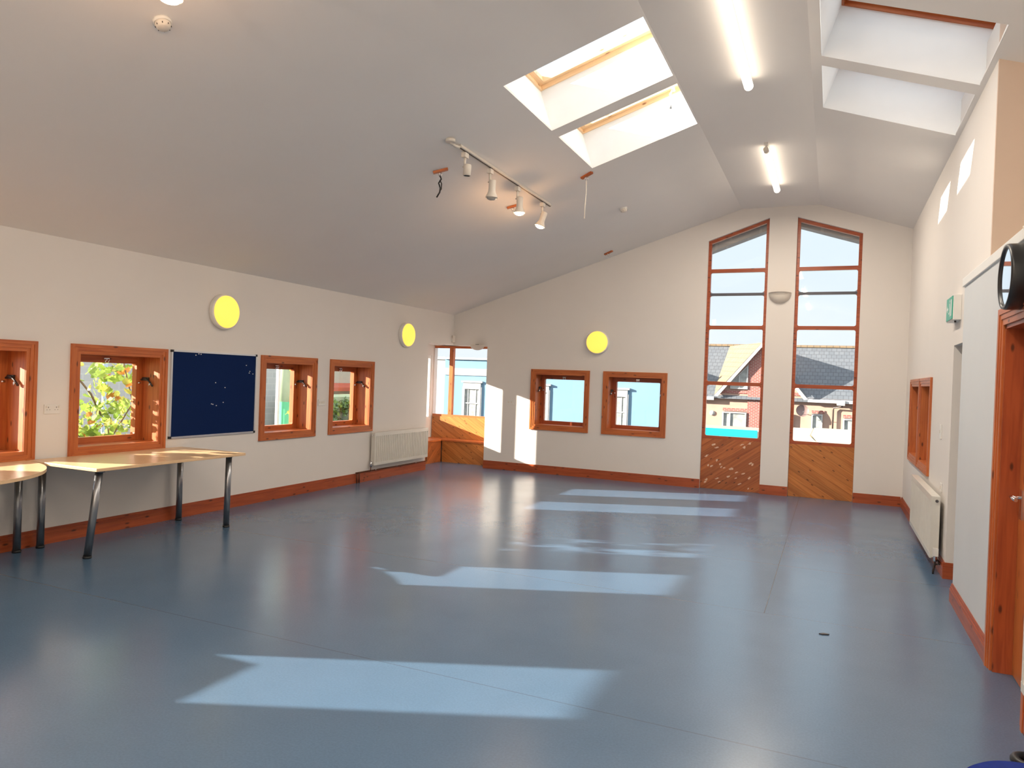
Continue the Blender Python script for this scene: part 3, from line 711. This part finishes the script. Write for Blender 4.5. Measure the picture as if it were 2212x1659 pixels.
for yy, zz in ((6.07, 1.22), (6.09, 1.215), (6.14, 1.20), (6.24, 1.235), (6.26, 1.405), (6.12, 1.46), (6.58, 1.67), (6.64, 1.60), (6.63, 1.58), (6.69, 1.57), (5.87, 1.775), (5.83, 1.76), (5.90, 1.772)):
    m = MB(); m.box((XL + .014, yy, zz), (XL + .0155, yy + .013, zz + .009)); m.build('paper_scrap', M['paper'], e, True)

# ---------------------------------------------------------------- radiators
def radiator(loc, rz, Ln, z0, z1, dep, label, near):
    e = empty('radiator', loc, rz, label, 'radiator', 'white panel radiators')
    g = .035                                # gap to the wall
    prof = []; n = int(Ln / .052); step = (Ln - .04) / n; yf = dep
    pts = [(0.0, yf - .012), (.012, yf)]
    x = .02
    for k in range(n):
        pts += [(x + step*.12, yf), (x + step*.30, yf - .020), (x + step*.62, yf - .020), (x + step*.80, yf)]; x += step
    pts += [(Ln - .012, yf), (Ln, yf - .012)]
    m = MB(); poly = pts + [(Ln, yf - .026), (0, yf - .026)]
    m.prism([poly], lambda u, v, t: (u, v, t), z0 + .045, z1 - .055)
    m.box((0, yf - .018, z0), (Ln, yf, z0 + .045)); m.box((0, yf - .018, z1 - .055), (Ln, yf, z1 - .004)); m.build('front_panel', M['rad'], e)
    m = MB(); m.box((0, g, z0), (Ln, g + .016, z1 - .004)); m.build('back_panel', M['rad'], e)
    m = MB()
    for k in range(int(Ln / .04)): m.box((.02 + k*.04, g + .017, z0 + .03), (.024 + k*.04, yf - .019, z1 - .03))
    m.build('convector_fins', M['radgap'], e)
    m = MB(); m.box((-.003, g, z1 - .004), (Ln + .003, yf, z1)); 
    m.build('top_grille', M['rad'], e)
    for X in (-.003, Ln):
        m = MB(); m.box((X, g, z0 + .01), (X + .003, yf - .002, z1 - .004)); m.build('side_panel', M['rad'], e)
    X = Ln + .003 if near else -.003; s = 1 if near else -1
    m = MB(); m.cyl((X, dep*.6, z1 - .04), (X + s*.012, dep*.6, z1 - .04), .013, seg=14); m.build('air_vent', M['chrome'], e)
    m = MB(); m.cyl((X, dep*.6, z0 + .03), (X + s*.03, dep*.6, z0 + .03), .012, seg=14); m.cyl((X + s*.03, dep*.6, z0 + .07), (X + s*.03, dep*.6, z0 - .02), .016, seg=14); m.build('valve', M['chrome'], e)
    return e
e = radiator((XL, 10.76, 0), -PI/2, 1.58, .235, .735, .10, 'white ribbed radiator between the left windows and the bay', True)
m = MB()
m.tube([(1.58 + .033, .06, .22), (1.613, .06, .155), (1.613, .035, .155)], .008); m.tube([(0, .035, .157), (1.95, .035, .157)], .0085)
m.tube([(-.03, .06, .26), (-.03, .06, .157), (.0, .035, .157)], .008); m.tube([(1.86, .035, .157), (1.86, .036, .0)], .008); m.tube([(1.92, .035, .157), (1.92, .036, .0)], .008); m.build('pipe', M['copper'], e)
for xx in (.28, .85, 1.45):
    m = MB(); m.cyl((xx - .012, .035, .157), (xx + .012, .035, .157), .012, seg=12); m.build('pipe_clip', M['chrome'], e)
e = radiator((XR, 7.60, 0), PI/2, 1.85, .135, .70, .105, 'white radiator seen end-on below the right-hand windows', False)
m = MB(); m.box((-.055, .04, .165), (-.02, .085, .235)); m.build('valve_head', M['plasticw'], e)
m = MB(); m.tube([(-.035, .063, .16), (-.035, .063, .09), (-.035, .075, .03), (-.035, .075, .0)], .009); m.tube([(-.035, .063, .09), (-.06, .03, .10), (.1, .028, .10)], .008); m.build('pipe', M['dark'], e)
e = radiator((XLOB, 2.69, 0), PI/2, 1.36, .27, .87, .075, 'white radiator just cut by the right edge near the door', True)

# ---------------------------------------------------------------- wall fittings
def plate(name, loc, rz, w, h, label, cat, kind, group):
    e = empty(name, loc, rz, label, cat, group)
    m = MB(); m.box((-w/2, 0, -h/2), (w/2, .010, h/2)); m.build('face_plate', M['plasticw'], e, bevel=.003)
    if kind == 'socket':
        for cx in (-w/4, w/4):
            m = MB(); m.box((cx - .003, .0095, .012), (cx + .003, .0105, .022)); m.box((cx - .016, .0095, -.008), (cx - .009, .0105, -.004)); m.box((cx + .009, .0095, -.008), (cx + .016, .0105, -.004)); m.build('pin_holes', M['dark'], e)
            m = MB(); m.box((cx - .025 if cx < 0 else cx + .015, .010, .010), (cx - .015 if cx < 0 else cx + .025, .014, .030)); m.build('rocker', M['plastic'], e)
    else:
        n = kind
        for k in range(n):
            cx = (k - (n - 1)/2) * w / (n + .6); m = MB(); m.box((cx - .012, .010, -.015), (cx + .012, .015, .015)); m.build('rocker', M['plastic'], e)
    return e
plate('double_socket', (XL, 4.262, 1.21), -PI/2, .146, .086, 'white double socket between the two leftmost windows', 'socket', 'socket', 'sockets')
plate('light_switch', (XL, 8.01, 1.21), -PI/2, .146, .086, 'white switch plate between the two left windows', 'switch', 3, 'switch plates')
plate('light_switch', (-5.21, YF, 1.21), PI, .15, .09, 'white switch plate on the sunlit part of the far wall', 'switch', 2, 'switch plates')
plate('light_switch', (XR, 8.02, 1.275), PI/2, .09, .14, 'small white switch above the right-hand radiator', 'switch', 1, 'switch plates')
plate('light_switch', (XR, 11.35, 1.26), PI/2, .09, .14, 'small white switch close to the far right corner', 'switch', 1, 'switch plates')
plate('light_switch', (XR, 7.84, .76), PI/2, .08, .08, 'tiny low plate just above the right radiator end', 'switch', 1, 'switch plates')
# motion sensor
e = empty('motion_sensor', (-6.37, 11.69, 2.25), -.6, 'small cream motion sensor in the corner above the bay', 'motion sensor')
m = MB(); m.box((-.045, -.05, .0), (.045, .0, .13)); m.build('housing', M['plastic'], e, bevel=.008)
m = MB(); m.box((-.028, -.058, .02), (.028, -.05, .075)); m.build('lens', M['coping'], e, bevel=.004)
# exit sign
e = empty('exit_sign', (XR, 7.27, 2.265), 0, 'green and white emergency exit sign box on the right wall', 'exit sign')
m = MB(); m.box((XR - .062, 7.10, 2.27), (XR, 7.46, 2.485)); m.build('housing', M['plasticw'], e, True, bevel=.004)
m = MB(); m.box((XR - .068, 7.11, 2.28), (XR - .062, 7.45, 2.475)); pn = m.build('panel', M['green'], e, True, label='green translucent panel')
m = MB()                                    # running figure, arrow and door
X0, X1 = XR - .0695, XR - .0681
def q(pts): m.prism([pts], lambda u, v, t: (t, u, v), X0, X1)
q([(7.15, 2.31), (7.19, 2.31), (7.19, 2.45), (7.15, 2.45)]); q([(7.235, 2.36), (7.262, 2.355), (7.27, 2.42), (7.245, 2.425)])
q([(7.245, 2.36), (7.255, 2.33), (7.235, 2.30), (7.225, 2.305), (7.238, 2.33), (7.232, 2.36)]); q([(7.255, 2.36), (7.28, 2.34), (7.30, 2.345), (7.30, 2.335), (7.275, 2.328), (7.25, 2.345)])
q([(7.25 + .012*math.cos(t), 2.44 + .012*math.sin(t)) for t in [2*PI*k/12 for k in range(12)]])
q([(7.34, 2.37), (7.38, 2.37), (7.38, 2.35), (7.42, 2.38), (7.38, 2.41), (7.38, 2.39), (7.34, 2.39)])
g = m.build('pictogram', M['coping'], pn); g.data.transform(e.matrix_basis.inverted())
m = MB(); m.cyl((XR - .03, 7.2, 2.27), (XR - .03, 7.2, 2.255), .008, seg=10); m.build('indicator', M['dark'], e, True)
# clock
cy, cz, r = 4.66, 2.285, .178
e = empty('wall_clock', (XLOB, cy, cz), 0, 'black round wall clock with reflective glass above the door', 'clock')
m = MB(); m.lathe([(0, .0), (r*.93, .0), (r, .02), (r, .085), (r*.98, .098), (r*.90, .098), (r*.87, .088)], axis=(-1, 0, 0), seg=56); m.build('case', M['black'], e)
m = MB(); m.lathe([(r*.885, .088), (0, .088)], axis=(-1, 0, 0), seg=56); m.build('glass', M['mirror'], e)
m = MB(); m.tube([(-.01, -.01, r*.9), (-.012, -.03, .215), (-.03, -.04, .262), (.02, -.045, .275)], .003, 6); m.tube([(-.01, -.05, r*.9), (-.012, -.05, .215), (-.03, -.05, .262), (.02, -.055, .275)], .003, 6); m.build('hanging_cord', M['cord'], e)
# blue thing at the bottom right corner
PB = Vector((.632, 2.645, 0))
e = empty('padded_stool', tuple(PB), 0, 'royal blue round padded seat just showing at the bottom right corner', 'stool')
m = MB(); m.lathe([(0, .34), (.20, .34), (.215, .36), (.22, .40), (.214, .43), (.195, .445), (0, .45)], seg=56); m.build('seat', M['blue'], e)
for k in range(4):
    t = PI/4 + k*PI/2; m = MB(); m.cyl((.18*math.cos(t), .18*math.sin(t), 0), (.15*math.cos(t), .15*math.sin(t), .345), .013); m.build('leg', M['black'], e)

m = MB()
for k in range(3):
    R0 = .060 - .003*k
    m.tube([(.825 + R0*math.cos(t), 3.69 + R0*math.sin(t), .022 + .036*k) for t in [2*PI*i/40 for i in range(41)]], .020, 10)
tag(m.build('cable_coil', M['black']), 'dark coiled cable on the floor behind the blue padded seat', 'cable')
m = MB(); m.prism([[(-.02, 5.27), (.0, 5.262), (.04, 5.28), (.045, 5.292), (.01, 5.298)]], lambda u, v, t: (u, v, t), .0005, .006)
tag(m.build('litter_scrap', M['dark']), 'tiny dark scrap lying on the floor towards the right wall', 'scrap')
# ---------------------------------------------------------------- outdoors
GZ = -3.4
m = MB(); m.box((-60, -30, GZ - .2), (60, 90, GZ)); tag(m.build('ground', M['asphalt']), 'grey street and ground outside', 'ground', kind='structure')
# pale blue building
BYY = 40.0
e = empty('blue_building', (-14, BYY, GZ), 0, 'pale blue rendered building with white bands and sash windows', 'building')
m = MB(); m.box((-22.38, BYY, GZ), (-7.75, BYY + 9, 2.70)); m.build('wall', M['bluewall'], e, True)
m = MB(); m.box((-22.38, BYY - .06, 1.70), (-7.72, BYY, 2.12)); m.build('band', M['whitewall'], e, True)
m = MB(); m.box((-22.38, BYY - .12, 2.68), (-7.70, BYY - .001, 2.80)); m.build('cornice', M['whitewall'], e, True)
def sash_window(cx, zt, par):
    w, h = 1.0, 1.75
    m = MB(); m.prism([rect(cx - .60, zt - h - .12, cx + .60, zt + .40), rect(cx - .5, zt - h, cx + .5, zt)], lambda u, v, t: (u, t, v), BYY - .10, BYY)
    m.box((cx - .72, BYY - .16, zt + .40), (cx + .72, BYY, zt + .50)); m.box((cx - .66, BYY - .08, zt - h - .1), (cx - .585, BYY, zt + .14)); m.box((cx + .585, BYY - .08, zt - h - .1), (cx + .66, BYY, zt + .14))
    s = m.build('window_surround', M['whitetrim'], par, True)
    m = MB(); m.box((cx - .5, BYY - .02, zt - h), (cx + .5, BYY, zt)); m.build('window_glass', M['curtain'], s).data.transform(par.matrix_basis.inverted())
    m = MB(); m.box((cx - .5, BYY - .06, zt - h/2 - .03), (cx + .5, BYY - .021, zt - h/2 + .03)); m.box((cx - .28, BYY - .05, zt - h), (cx - .25, BYY - .022, zt)); m.box((cx + .25, BYY - .05, zt - h), (cx + .28, BYY - .022, zt))
    m.build('glazing_bars', M['whitetrim'], s).data.transform(par.matrix_basis.inverted())
for cx, zt in ((-20.38, .86), (-15.88, .85), (-11.13, .80)): sash_window(cx, zt, e)
m = MB(); m.prism([[(-24, 2.0), (-18.5, 3.05), (-12.5, 3.05), (-7.2, 2.0)]], lambda u, v, t: (u, t, v), 52, 56); tag(m.build('distant_roof', M['creamroof']), 'hazy pale roof rising behind the blue building', 'roof')
e = empty('white_building', (-25, 40.1, GZ), 0, 'white building beside the blue one in the bay view', 'building')
m = MB(); m.box((-33, 40.1, GZ), (-22.40, 46, 2.66)); m.build('wall', M['whitewall'], e, True)
m = MB(); m.box((-33, 40.0, 2.66), (-22.40, 46, 2.82)); m.build('parapet', M['whitetrim'], e, True)
m = MB(); m.cyl((-19.05, 39.8, GZ), (-19.05, 39.8, 6.2), .05); tag(m.build('aerial_mast', M['steel']), 'thin grey mast standing before the blue building', 'mast')
# brick and render house
HY = 40.0; EZ = 1.16
e = empty('gabled_house', (-1, HY, GZ), 0, 'peach rendered house with brick gable and grey tiled roof', 'house')
m = MB(); m.box((-7.0, HY, GZ), (9, HY + 7, EZ)); m.build('wall', M['render'], e, True)
m = MB(); RZ = 3.98; RD = 3.6
sl = math.hypot(RD, RZ - EZ)
m.face([(-7.0, HY - .25, EZ - .2), (9, HY - .25, EZ - .2), (9, HY + RD, RZ), (-7.0, HY + RD, RZ)], [(0, 0), (21, 0), (21, sl), (0, sl)])
m.face([(-7.0, HY + RD, RZ), (9, HY + RD, RZ), (9, HY + 7.4, EZ), (-7.0, HY + 7.4, EZ)], [(0, 0), (21, 0), (21, sl), (0, sl)])
m.build('roof', M['slate'], e, True)
m = MB(); m.box((-7.0, HY + RD - .12, RZ - .03), (9, HY + RD + .12, RZ + .09)); m.build('ridge_tiles', M['slatesun'], e, True)
m = MB(); m.box((-7.0, HY - .34, EZ - .30), (-5.75, HY - .24, EZ - .12)); m.box((-1.1, HY - .34, EZ - .20), (1.2, HY - .24, EZ - .05)); m.box((1.0, HY - .34, EZ - .32), (9, HY - .24, EZ - .16)); m.build('gutter', M['whitetrim'], e, True)
AX, AZ = -3.42, 3.93; F0, F1 = -5.72, -1.12
gb = MB(); gb.prism([[(F0 + .1, EZ - .01), (F1 - .1, EZ - .01), (AX, AZ - .12)]], lambda u, v, t: (u, t, v), HY - .02, HY + .2); gb.build('gable_wall', M['render'], e, True)
m = MB()
m.prism([[(-4.05, GZ), (-2.72, GZ), (-2.72, 2.9), (AX, AZ - .16), (-4.05, 2.98)]], lambda u, v, t: (u, t, v), HY - .08, HY - .021)
m.build('brick_panel', M['brick'], e, True)
m = MB()
for s_, fx in ((1, F0), (-1, F1)):
    m.prism([[(fx - .02*s_, EZ - .06), (fx + .16*s_, EZ - .10), (AX, AZ - .22), (AX, AZ)]], lambda u, v, t: (u, t, v), HY - .36, HY - .30)
m.build('bargeboard', M['whitetrim'], e, True)
m = MB()
m.face([(F0, HY - .36, EZ), (AX, HY - .36, AZ + .03), (-5.5, 43.5, 3.95), (-5.85, 41.4, 2.05)], [(0, 0), (0, 3.4), (3.4, 3.2), (2.2, .6)])
m.build('gable_roof', M['slatesun'], e, True, label='sunlit tan roof slope')
m = MB(); m.face([(F1, HY - .36, EZ), (AX, HY - .36, AZ + .03), (AX + .1, 43.5, 3.95), (-1.9, 42, 2.6)]); m.build('gable_roof', M['slate'], e, True)
def hwin(x0, x1, z0, z1, mull, tri=False):
    m = MB(); f = .06
    if tri: lo = [(x0, z0), (x1, z0), (x1, z1), (x0, z0 + .35)]; hi = [(x0 + f, z0 + f), (x1 - f, z0 + f), (x1 - f, z1 - .13), (x0 + f, z0 + .34)]
    else: lo = rect(x0, z0, x1, z1); hi = rect(x0 + f, z0 + f, x1 - f, z1 - f)
    m.prism([lo, hi], lambda u, v, t: (u, t, v), HY - .14, HY - .03)
    for k in mull: m.box((k - .03, HY - .13, z0 + f), (k + .03, HY - .04, (z1 - f) if not tri else z0 + .35 + (z1 - z0 - .5)*(k - x0)/(x1 - x0)))
    w = m.build('house_window', M['whitetrim'], e, True)
    m = MB(); m.prism([lo], lambda u, v, t: (u, t, v), HY - .07, HY - .06); m.build('house_pane', M['curtain'], w).data.transform(e.matrix_basis.inverted())
hwin(-4.95, -4.07, 1.50, 2.78, [-4.5], True); hwin(-5.30, -4.08, -1.0, .26, [-4.92]); hwin(-.90, -.38, -.75, .36, []); hwin(.57, 1.1, -.8, .2, []); hwin(-2.4, -1.75, -.9, .3, [])
m = MB()
for a, b, z in ((-5.30, -4.06, .30), (-.90, -.30, .39), (.57, 1.15, .23)): m.box((a, HY - .05, z), (b, HY - .021, z + .17))
m.box((-5.5, HY - .06, 1.26), (-4.06, HY - .021, 1.42)); m.box((-2.71, HY - .06, 1.26), (-1.4, HY - .021, 1.42)); m.build('brick_lintels', M['brick'], e, True)
m = MB(); m.tube([(.55, HY - .3, .95), (.5, HY - .3, .80), (.12, HY - .15, .72), (.10, HY - .12, .60), (.10, HY - .12, GZ)], .04, 8); m.build('downpipe', M['dark'], e, True)
m = MB(); m.box((.25, HY - .42, .86), (.62, HY - .26, 1.10)); m.build('hopper', M['whitetrim'], e, True)
e2 = empty('satellite_dish', (-1.35, HY - .05, .5), 0, 'reddish grey satellite dish on the house wall', 'satellite dish')
m = MB(); m.lathe([(0, .0), (.15, .015), (.26, .055), (.31, .10)], o=(0, -.35, 0), axis=(.25, -1, .25), seg=28); m.build('dish', simple('dish_grey', (.20, .13, .12), .5), e2)
m = MB(); m.tube([(0, -.33, 0), (0, -.1, -.1), (0, .0, -.1)], .02); m.tube([(0, -.35, -.2), (.08, -.7, .0)], .012); m.build('arm', M['steel'], e2)
m = MB(); m.lathe([(0, 0), (.13, 0), (.13, .05), (0, .06)], o=(-5.85, HY - .001, .15), axis=(0, -1, 0)); tag(m.build('alarm_box', M['whitetrim']), 'white round alarm box on the left part of the house', 'alarm box')
# low shop buildings in the foreground of that view
e = empty('shop_building', (-3.5, 28, GZ), 0, 'low shop with a bright turquoise fascia below the left tall window', 'building')
m = MB(); m.box((-4.9, 28.1, GZ), (-2.3, 31, -.02)); m.build('wall', M['render'], e, True)
m = MB(); m.box((-5.0, 27.95, -.6), (-2.45, 28.1, .03)); m.build('fascia', M['turq'], e, True, label='turquoise fascia board')
e = empty('flat_roofed_building', (-.2, 27, GZ), 0, 'low building with cream flat roof below the right tall window', 'building')
m = MB(); m.box((-1.9, 26, GZ), (3.0, 31, -.25)); m.build('wall', M['whitewall'], e, True)
m = MB(); m.box((-2.0, 25.8, -.25), (3.1, 31.2, -.10)); m.prism([[(-2.0, -.10), (-.42, -.10), (-.62, .08), (-2.0, .06)]], lambda u, v, t: (u, t, v), 26.0, 31); m.prism([[(-.40, -.10), (3.1, -.10), (3.1, .10), (-.58, .11)]], lambda u, v, t: (u, t, v), 26.0, 31); m.build('roof', M['creamroof'], e, True)

# garden side, beyond the left wall
def leaves(n, fn, size, mats, name, parent, seed=1):
    rnd = random.Random(seed); ms = [MB() for _ in mats]
    for k in range(n):
        p = fn(rnd)
        if p is None: continue
        p = Vector(p); i = rnd.choices(range(len(mats)), [w for _, w in mats])[0]; s = size*rnd.uniform(.6, 1.3)
        R1 = Matrix.Rotation(rnd.uniform(0, 2*PI), 3, 'Z') @ Matrix.Rotation(rnd.uniform(-1.2, 1.2), 3, 'X') @ Matrix.Rotation(rnd.uniform(-1, 1), 3, 'Y')
        out = [(0, -.5), (.35, -.42), (.55, -.1), (.35, .1), (.42, .35), (.12, .3), (0, .6), (-.12, .3), (-.42, .35), (-.35, .1), (-.55, -.1), (-.35, -.42)]
        vs = [p + R1 @ Vector((a*s, 0.10*s*abs(a)*2, b*s)) for a, b in out]
        c = ms[i].bm.verts.new(p); vv = [ms[i].bm.verts.new(v) for v in vs]
        for a in range(12): ms[i].bm.faces.new([c, vv[a], vv[(a+1) % 12]])
    for mm, (mt, _) in zip(ms, mats): mm.build(name, mt, parent, True)
e = empty('vine', (-7.3, 5.4, GZ), 0, 'sunlit grapevine with green and yellow leaves outside the window', 'climbing plant')
clusters = [(-7.35, 5.00, 1.62, .22), (-7.3, 4.85, 1.38, .16), (-7.4, 5.55, 1.55, .20), (-7.35, 5.65, 1.22, .30), (-7.25, 5.35, 1.05, .26), (-7.3, 5.05, .85, .26), (-7.35, 5.6, .80, .30), (-7.3, 4.75, .80, .2), (-7.4, 5.85, 1.75, .25), (-7.5, 4.65, 1.75, .2), (-7.2, 5.2, .62, .28), (-7.25, 4.35, 1.0, .22), (-7.4, 4.3, 1.45, .2), (-7.3, 5.9, 1.0, .3), (-7.25, 4.55, 1.25, .12), (-7.25, 4.62, .98, .12)]
def fv(r):
    c = r.choice(clusters); return (c[0] + r.gauss(0, .12), c[1] + r.gauss(0, c[3]*.55), c[2] + r.gauss(0, c[3]*.55))
leaves(1000, fv, .088, [(M['leaf'], .72), (M['leafy'], .22), (M['leafo'], .06)], 'leaves', e, 3)
m = MB(); m.tube([(-7.3, 5.7, GZ), (-7.35, 5.6, .2), (-7.3, 5.5, .9), (-7.32, 5.3, 1.3), (-7.4, 5.0, 1.7)], .012, 6); m.tube([(-7.35, 5.6, .4), (-7.3, 5.3, .8), (-7.3, 4.8, 1.0), (-7.3, 4.4, 1.4)], .008, 6); m.tube([(-7.32, 5.55, .8), (-7.3, 5.8, 1.2), (-7.4, 5.7, 1.8)], .008, 6); m.build('stem', M['bark'], e, True)
e = empty('vine', (-9.78, 11.38, GZ), 0, 'thin yellow-green vine trailing beside the green post', 'climbing plant')
def fv2(r): z = r.uniform(.3, 1.75); return (-9.70 + r.gauss(0, .03), 11.29 + .04*math.sin(z*5) + r.gauss(0, .035), z)
leaves(45, fv2, .075, [(M['leafy'], .7), (M['leaf'], .3)], 'leaves', e, 4)
m = MB(); m.tube([(-9.70, 11.29, GZ), (-9.72, 11.30, 0), (-9.70, 11.28, 1.9)], .008, 6); m.build('stem', M['bark'], e, True)
e = empty('painted_post', (-10, 11.4, GZ), 0, 'pale post with green lower half outside the window by the noticeboard', 'post')
m = MB(); m.cyl((-10, 11.43, GZ), (-10, 11.43, 1.0), .16, seg=32); m.build('lower_sleeve', M['postgreen'], e, True, label='green lower sleeve')
m = MB(); m.cyl((-10, 11.43, 1.0), (-10, 11.43, 3.4), .155, seg=32); m.build('upper_column', M['postpale'], e, True)
m = MB(); m.box((-10.06, 11.18, GZ), (-10.0, 11.235, 3.4)); tag(m.build('white_post', M['whitetrim']), 'slim white post left of the green one outside', 'post')
m = MB(); m.cyl((-14, 10.44, GZ), (-14, 10.44, 3.2), .05); tag(m.build('blue_post', M['postblue']), 'pale blue post behind the vine leaves', 'post')
e = empty('stone_wall', (-19, 22, GZ), 0, 'grey stone wall across the garden', 'garden wall')
m = MB(); m.prism([rect(12, GZ, 23.6, 2.4)], lambda u, v, t: (-19 - t, u, v), 0, .4); m.build('wall', M['stone'], e, True)
e = empty('garden_house', (-22, 30, GZ), 0, 'cream house wall with red awning seen through the fourth window', 'house')
m = MB(); m.box((-26, 24.0, GZ), (-19.5, 31, 3.4)); m.build('wall', M['creamroof'], e, True)
m = MB(); m.prism([[(-19.5, 1.15), (-18.9, .98), (-18.9, .82), (-19.5, .82)]], lambda u, v, t: (u, t, v), 24.2, 27.8); m.build('awning', M['awning'], e, True, label='red awning')
m = MB(); m.box((-18.4, 20.8, GZ), (-16.4, 26, .72)); tag(m.build('grass_bank', M['grassy']), 'pale green grassy bank behind the hedge', 'grass bank')
e = empty('hedge', (-14, 18.5, GZ), 0, 'clipped green hedge seen through the fourth left window', 'hedge')
m = MB(); m.box((-15.5, 17.4, GZ), (-13.7, 22, .45)); m.build('core', M['distant'], e, True)
def fh(r):
    if r.random() < .6: return (-13.7 + r.gauss(0, .08), r.uniform(17.4, 22), r.uniform(-1.2, .62))
    return (r.uniform(-15.5, -13.6), r.uniform(17.4, 22), .50 + r.gauss(0, .08))
leaves(3200, fh, .12, [(M['hedge'], .8), (M['leaf'], .2)], 'leaves', e, 6)
def blob_tree(name, x, y, z, r, label, seed):
    e = empty(name, (x, y, GZ), 0, label, 'tree', 'trees beyond the garden')
    m = MB(); m.tube([(x, y, GZ), (x + .1, y, (GZ + z)/2), (x, y, z)], .15, 8); m.build('trunk', M['bark'], e, True)
    rnd = random.Random(seed); m = MB()
    for k in range(14):
        c = Vector((x + rnd.gauss(0, r*.4), y + rnd.gauss(0, r*.4), z + rnd.gauss(0, r*.3)))
        bmesh.ops.create_icosphere(m.bm, subdivisions=2, radius=r*rnd.uniform(.35, .55), matrix=Matrix.Translation(c))
    for v in m.bm.verts: v.co += Vector((rnd.gauss(0, .06), rnd.gauss(0, .06), rnd.gauss(0, .06)))*r
    m.build('crown', M['distant'], e, True)
for i, (x, y, z, r, lb) in enumerate(((-26, 15.0, 1.6, 2.2, 'pale hazy tree behind the vine window'), (-30, 21.5, 1.2, 2.4, 'hazy tree seen left of the pale blue post'), (-24.5, 9.5, .6, 1.6, 'low hazy tree at the left edge of the vine window'))): blob_tree('garden_tree', x, y, z, r, lb, i + 20)

# ---------------------------------------------------------------- light and camera
az = math.radians(23.2); tanel = .2705
d = Vector((math.cos(az), math.sin(az), -tanel)).normalized()
sl_ = bpy.data.lights.new('sun', 'SUN'); sl_.energy = 23; sl_.color = (1.0, .90, .76); sl_.angle = math.radians(.55)
so = bpy.data.objects.new('sun', sl_); C.objects.link(so); so.rotation_euler = (-d).to_track_quat('Z', 'Y').to_euler(); so.location = (-20, -8, 12)

w = bpy.data.worlds.new('sky'); bpy.context.scene.world = w; w.use_nodes = True
nt = w.node_tree; bg = nt.nodes['Background']
tc = N(nt, 'ShaderNodeTexCoord'); sp = N(nt, 'ShaderNodeSeparateXYZ'); L(nt, tc.outputs['Generated'], sp.inputs[0])
r = ramp(nt, sp.outputs[2], [(0, (.46, .51, .54)), (.23, (.43, .505, .55)), (.55, (.85, .93, 1.0)), (1, (.92, .96, 1.0))])
nz = N(nt, 'ShaderNodeTexNoise', Scale=3.0, Detail=5.0); L(nt, tc.outputs['Generated'], nz.inputs['Vector'])
cr = ramp(nt, nz.outputs[0], [(.45, (0, 0, 0)), (.75, (.35, .35, .35))])
mx = N(nt, 'ShaderNodeMix', data_type='RGBA'); mx.inputs['B'].default_value = (.55, .57, .60, 1)
L(nt, cr.outputs[0], mx.inputs[0]); L(nt, r.outputs[0], mx.inputs[6]); L(nt, mx.outputs[2], bg.inputs[0]); bg.inputs[1].default_value = 1.9

def portal(loc, size, direction, name='window_portal'):
    l = bpy.data.lights.new(name, 'AREA'); l.shape = 'RECTANGLE'; l.size, l.size_y = size; l.cycles.is_portal = True
    o = bpy.data.objects.new(name, l); C.objects.link(o); o.location = loc
    o.rotation_euler = Vector(direction).to_track_quat('-Z', 'Y').to_euler(); return o
for (x0, x1), rows, zf, s in ((SLX, SKL + SKLB, zl, .327), (SRX, SKR + SKLB, zr, -.345)):
    n = Vector((-s, 0, 1)).normalized()
    for a, b in rows:
        c = Vector(((x0 + x1)/2, (a + b)/2, zf((x0 + x1)/2))) + n*.53
        portal(c, (b - a, b - a + .1), -n)
portal(((T1[0] + T1[1])/2, YF + .2, 2.5), (.9, 3.4), (0, -1, 0)); portal(((T2[0] + T2[1])/2, YF + .2, 2.5), (.9, 3.4), (0, -1, 0))

cam = bpy.data.cameras.new('camera'); cam.sensor_fit = 'HORIZONTAL'; cam.sensor_width = 36; cam.lens = 36*1560.26/2212; cam.clip_end = 300
co = bpy.data.objects.new('camera', cam); C.objects.link(co)
ya, pi_, ro = -.4168917, -.00830536, .03644686
f = Vector((math.sin(ya)*math.cos(pi_), math.cos(ya)*math.cos(pi_), math.sin(pi_))); rr = Vector((math.cos(ya), -math.sin(ya), 0)); u = rr.cross(f)
r2 = rr*math.cos(ro) + u*math.sin(ro); u2 = -rr*math.sin(ro) + u*math.cos(ro)
co.matrix_world = Matrix(((r2.x, u2.x, -f.x, 0), (r2.y, u2.y, -f.y, 0), (r2.z, u2.z, -f.z, H), (0, 0, 0, 1)))
S = bpy.context.scene; S.camera = co
S.view_settings.view_transform = 'Standard'; S.view_settings.look = 'None'; S.view_settings.exposure = 0; S.view_settings.gamma = 1
S.view_settings.use_curve_mapping = False
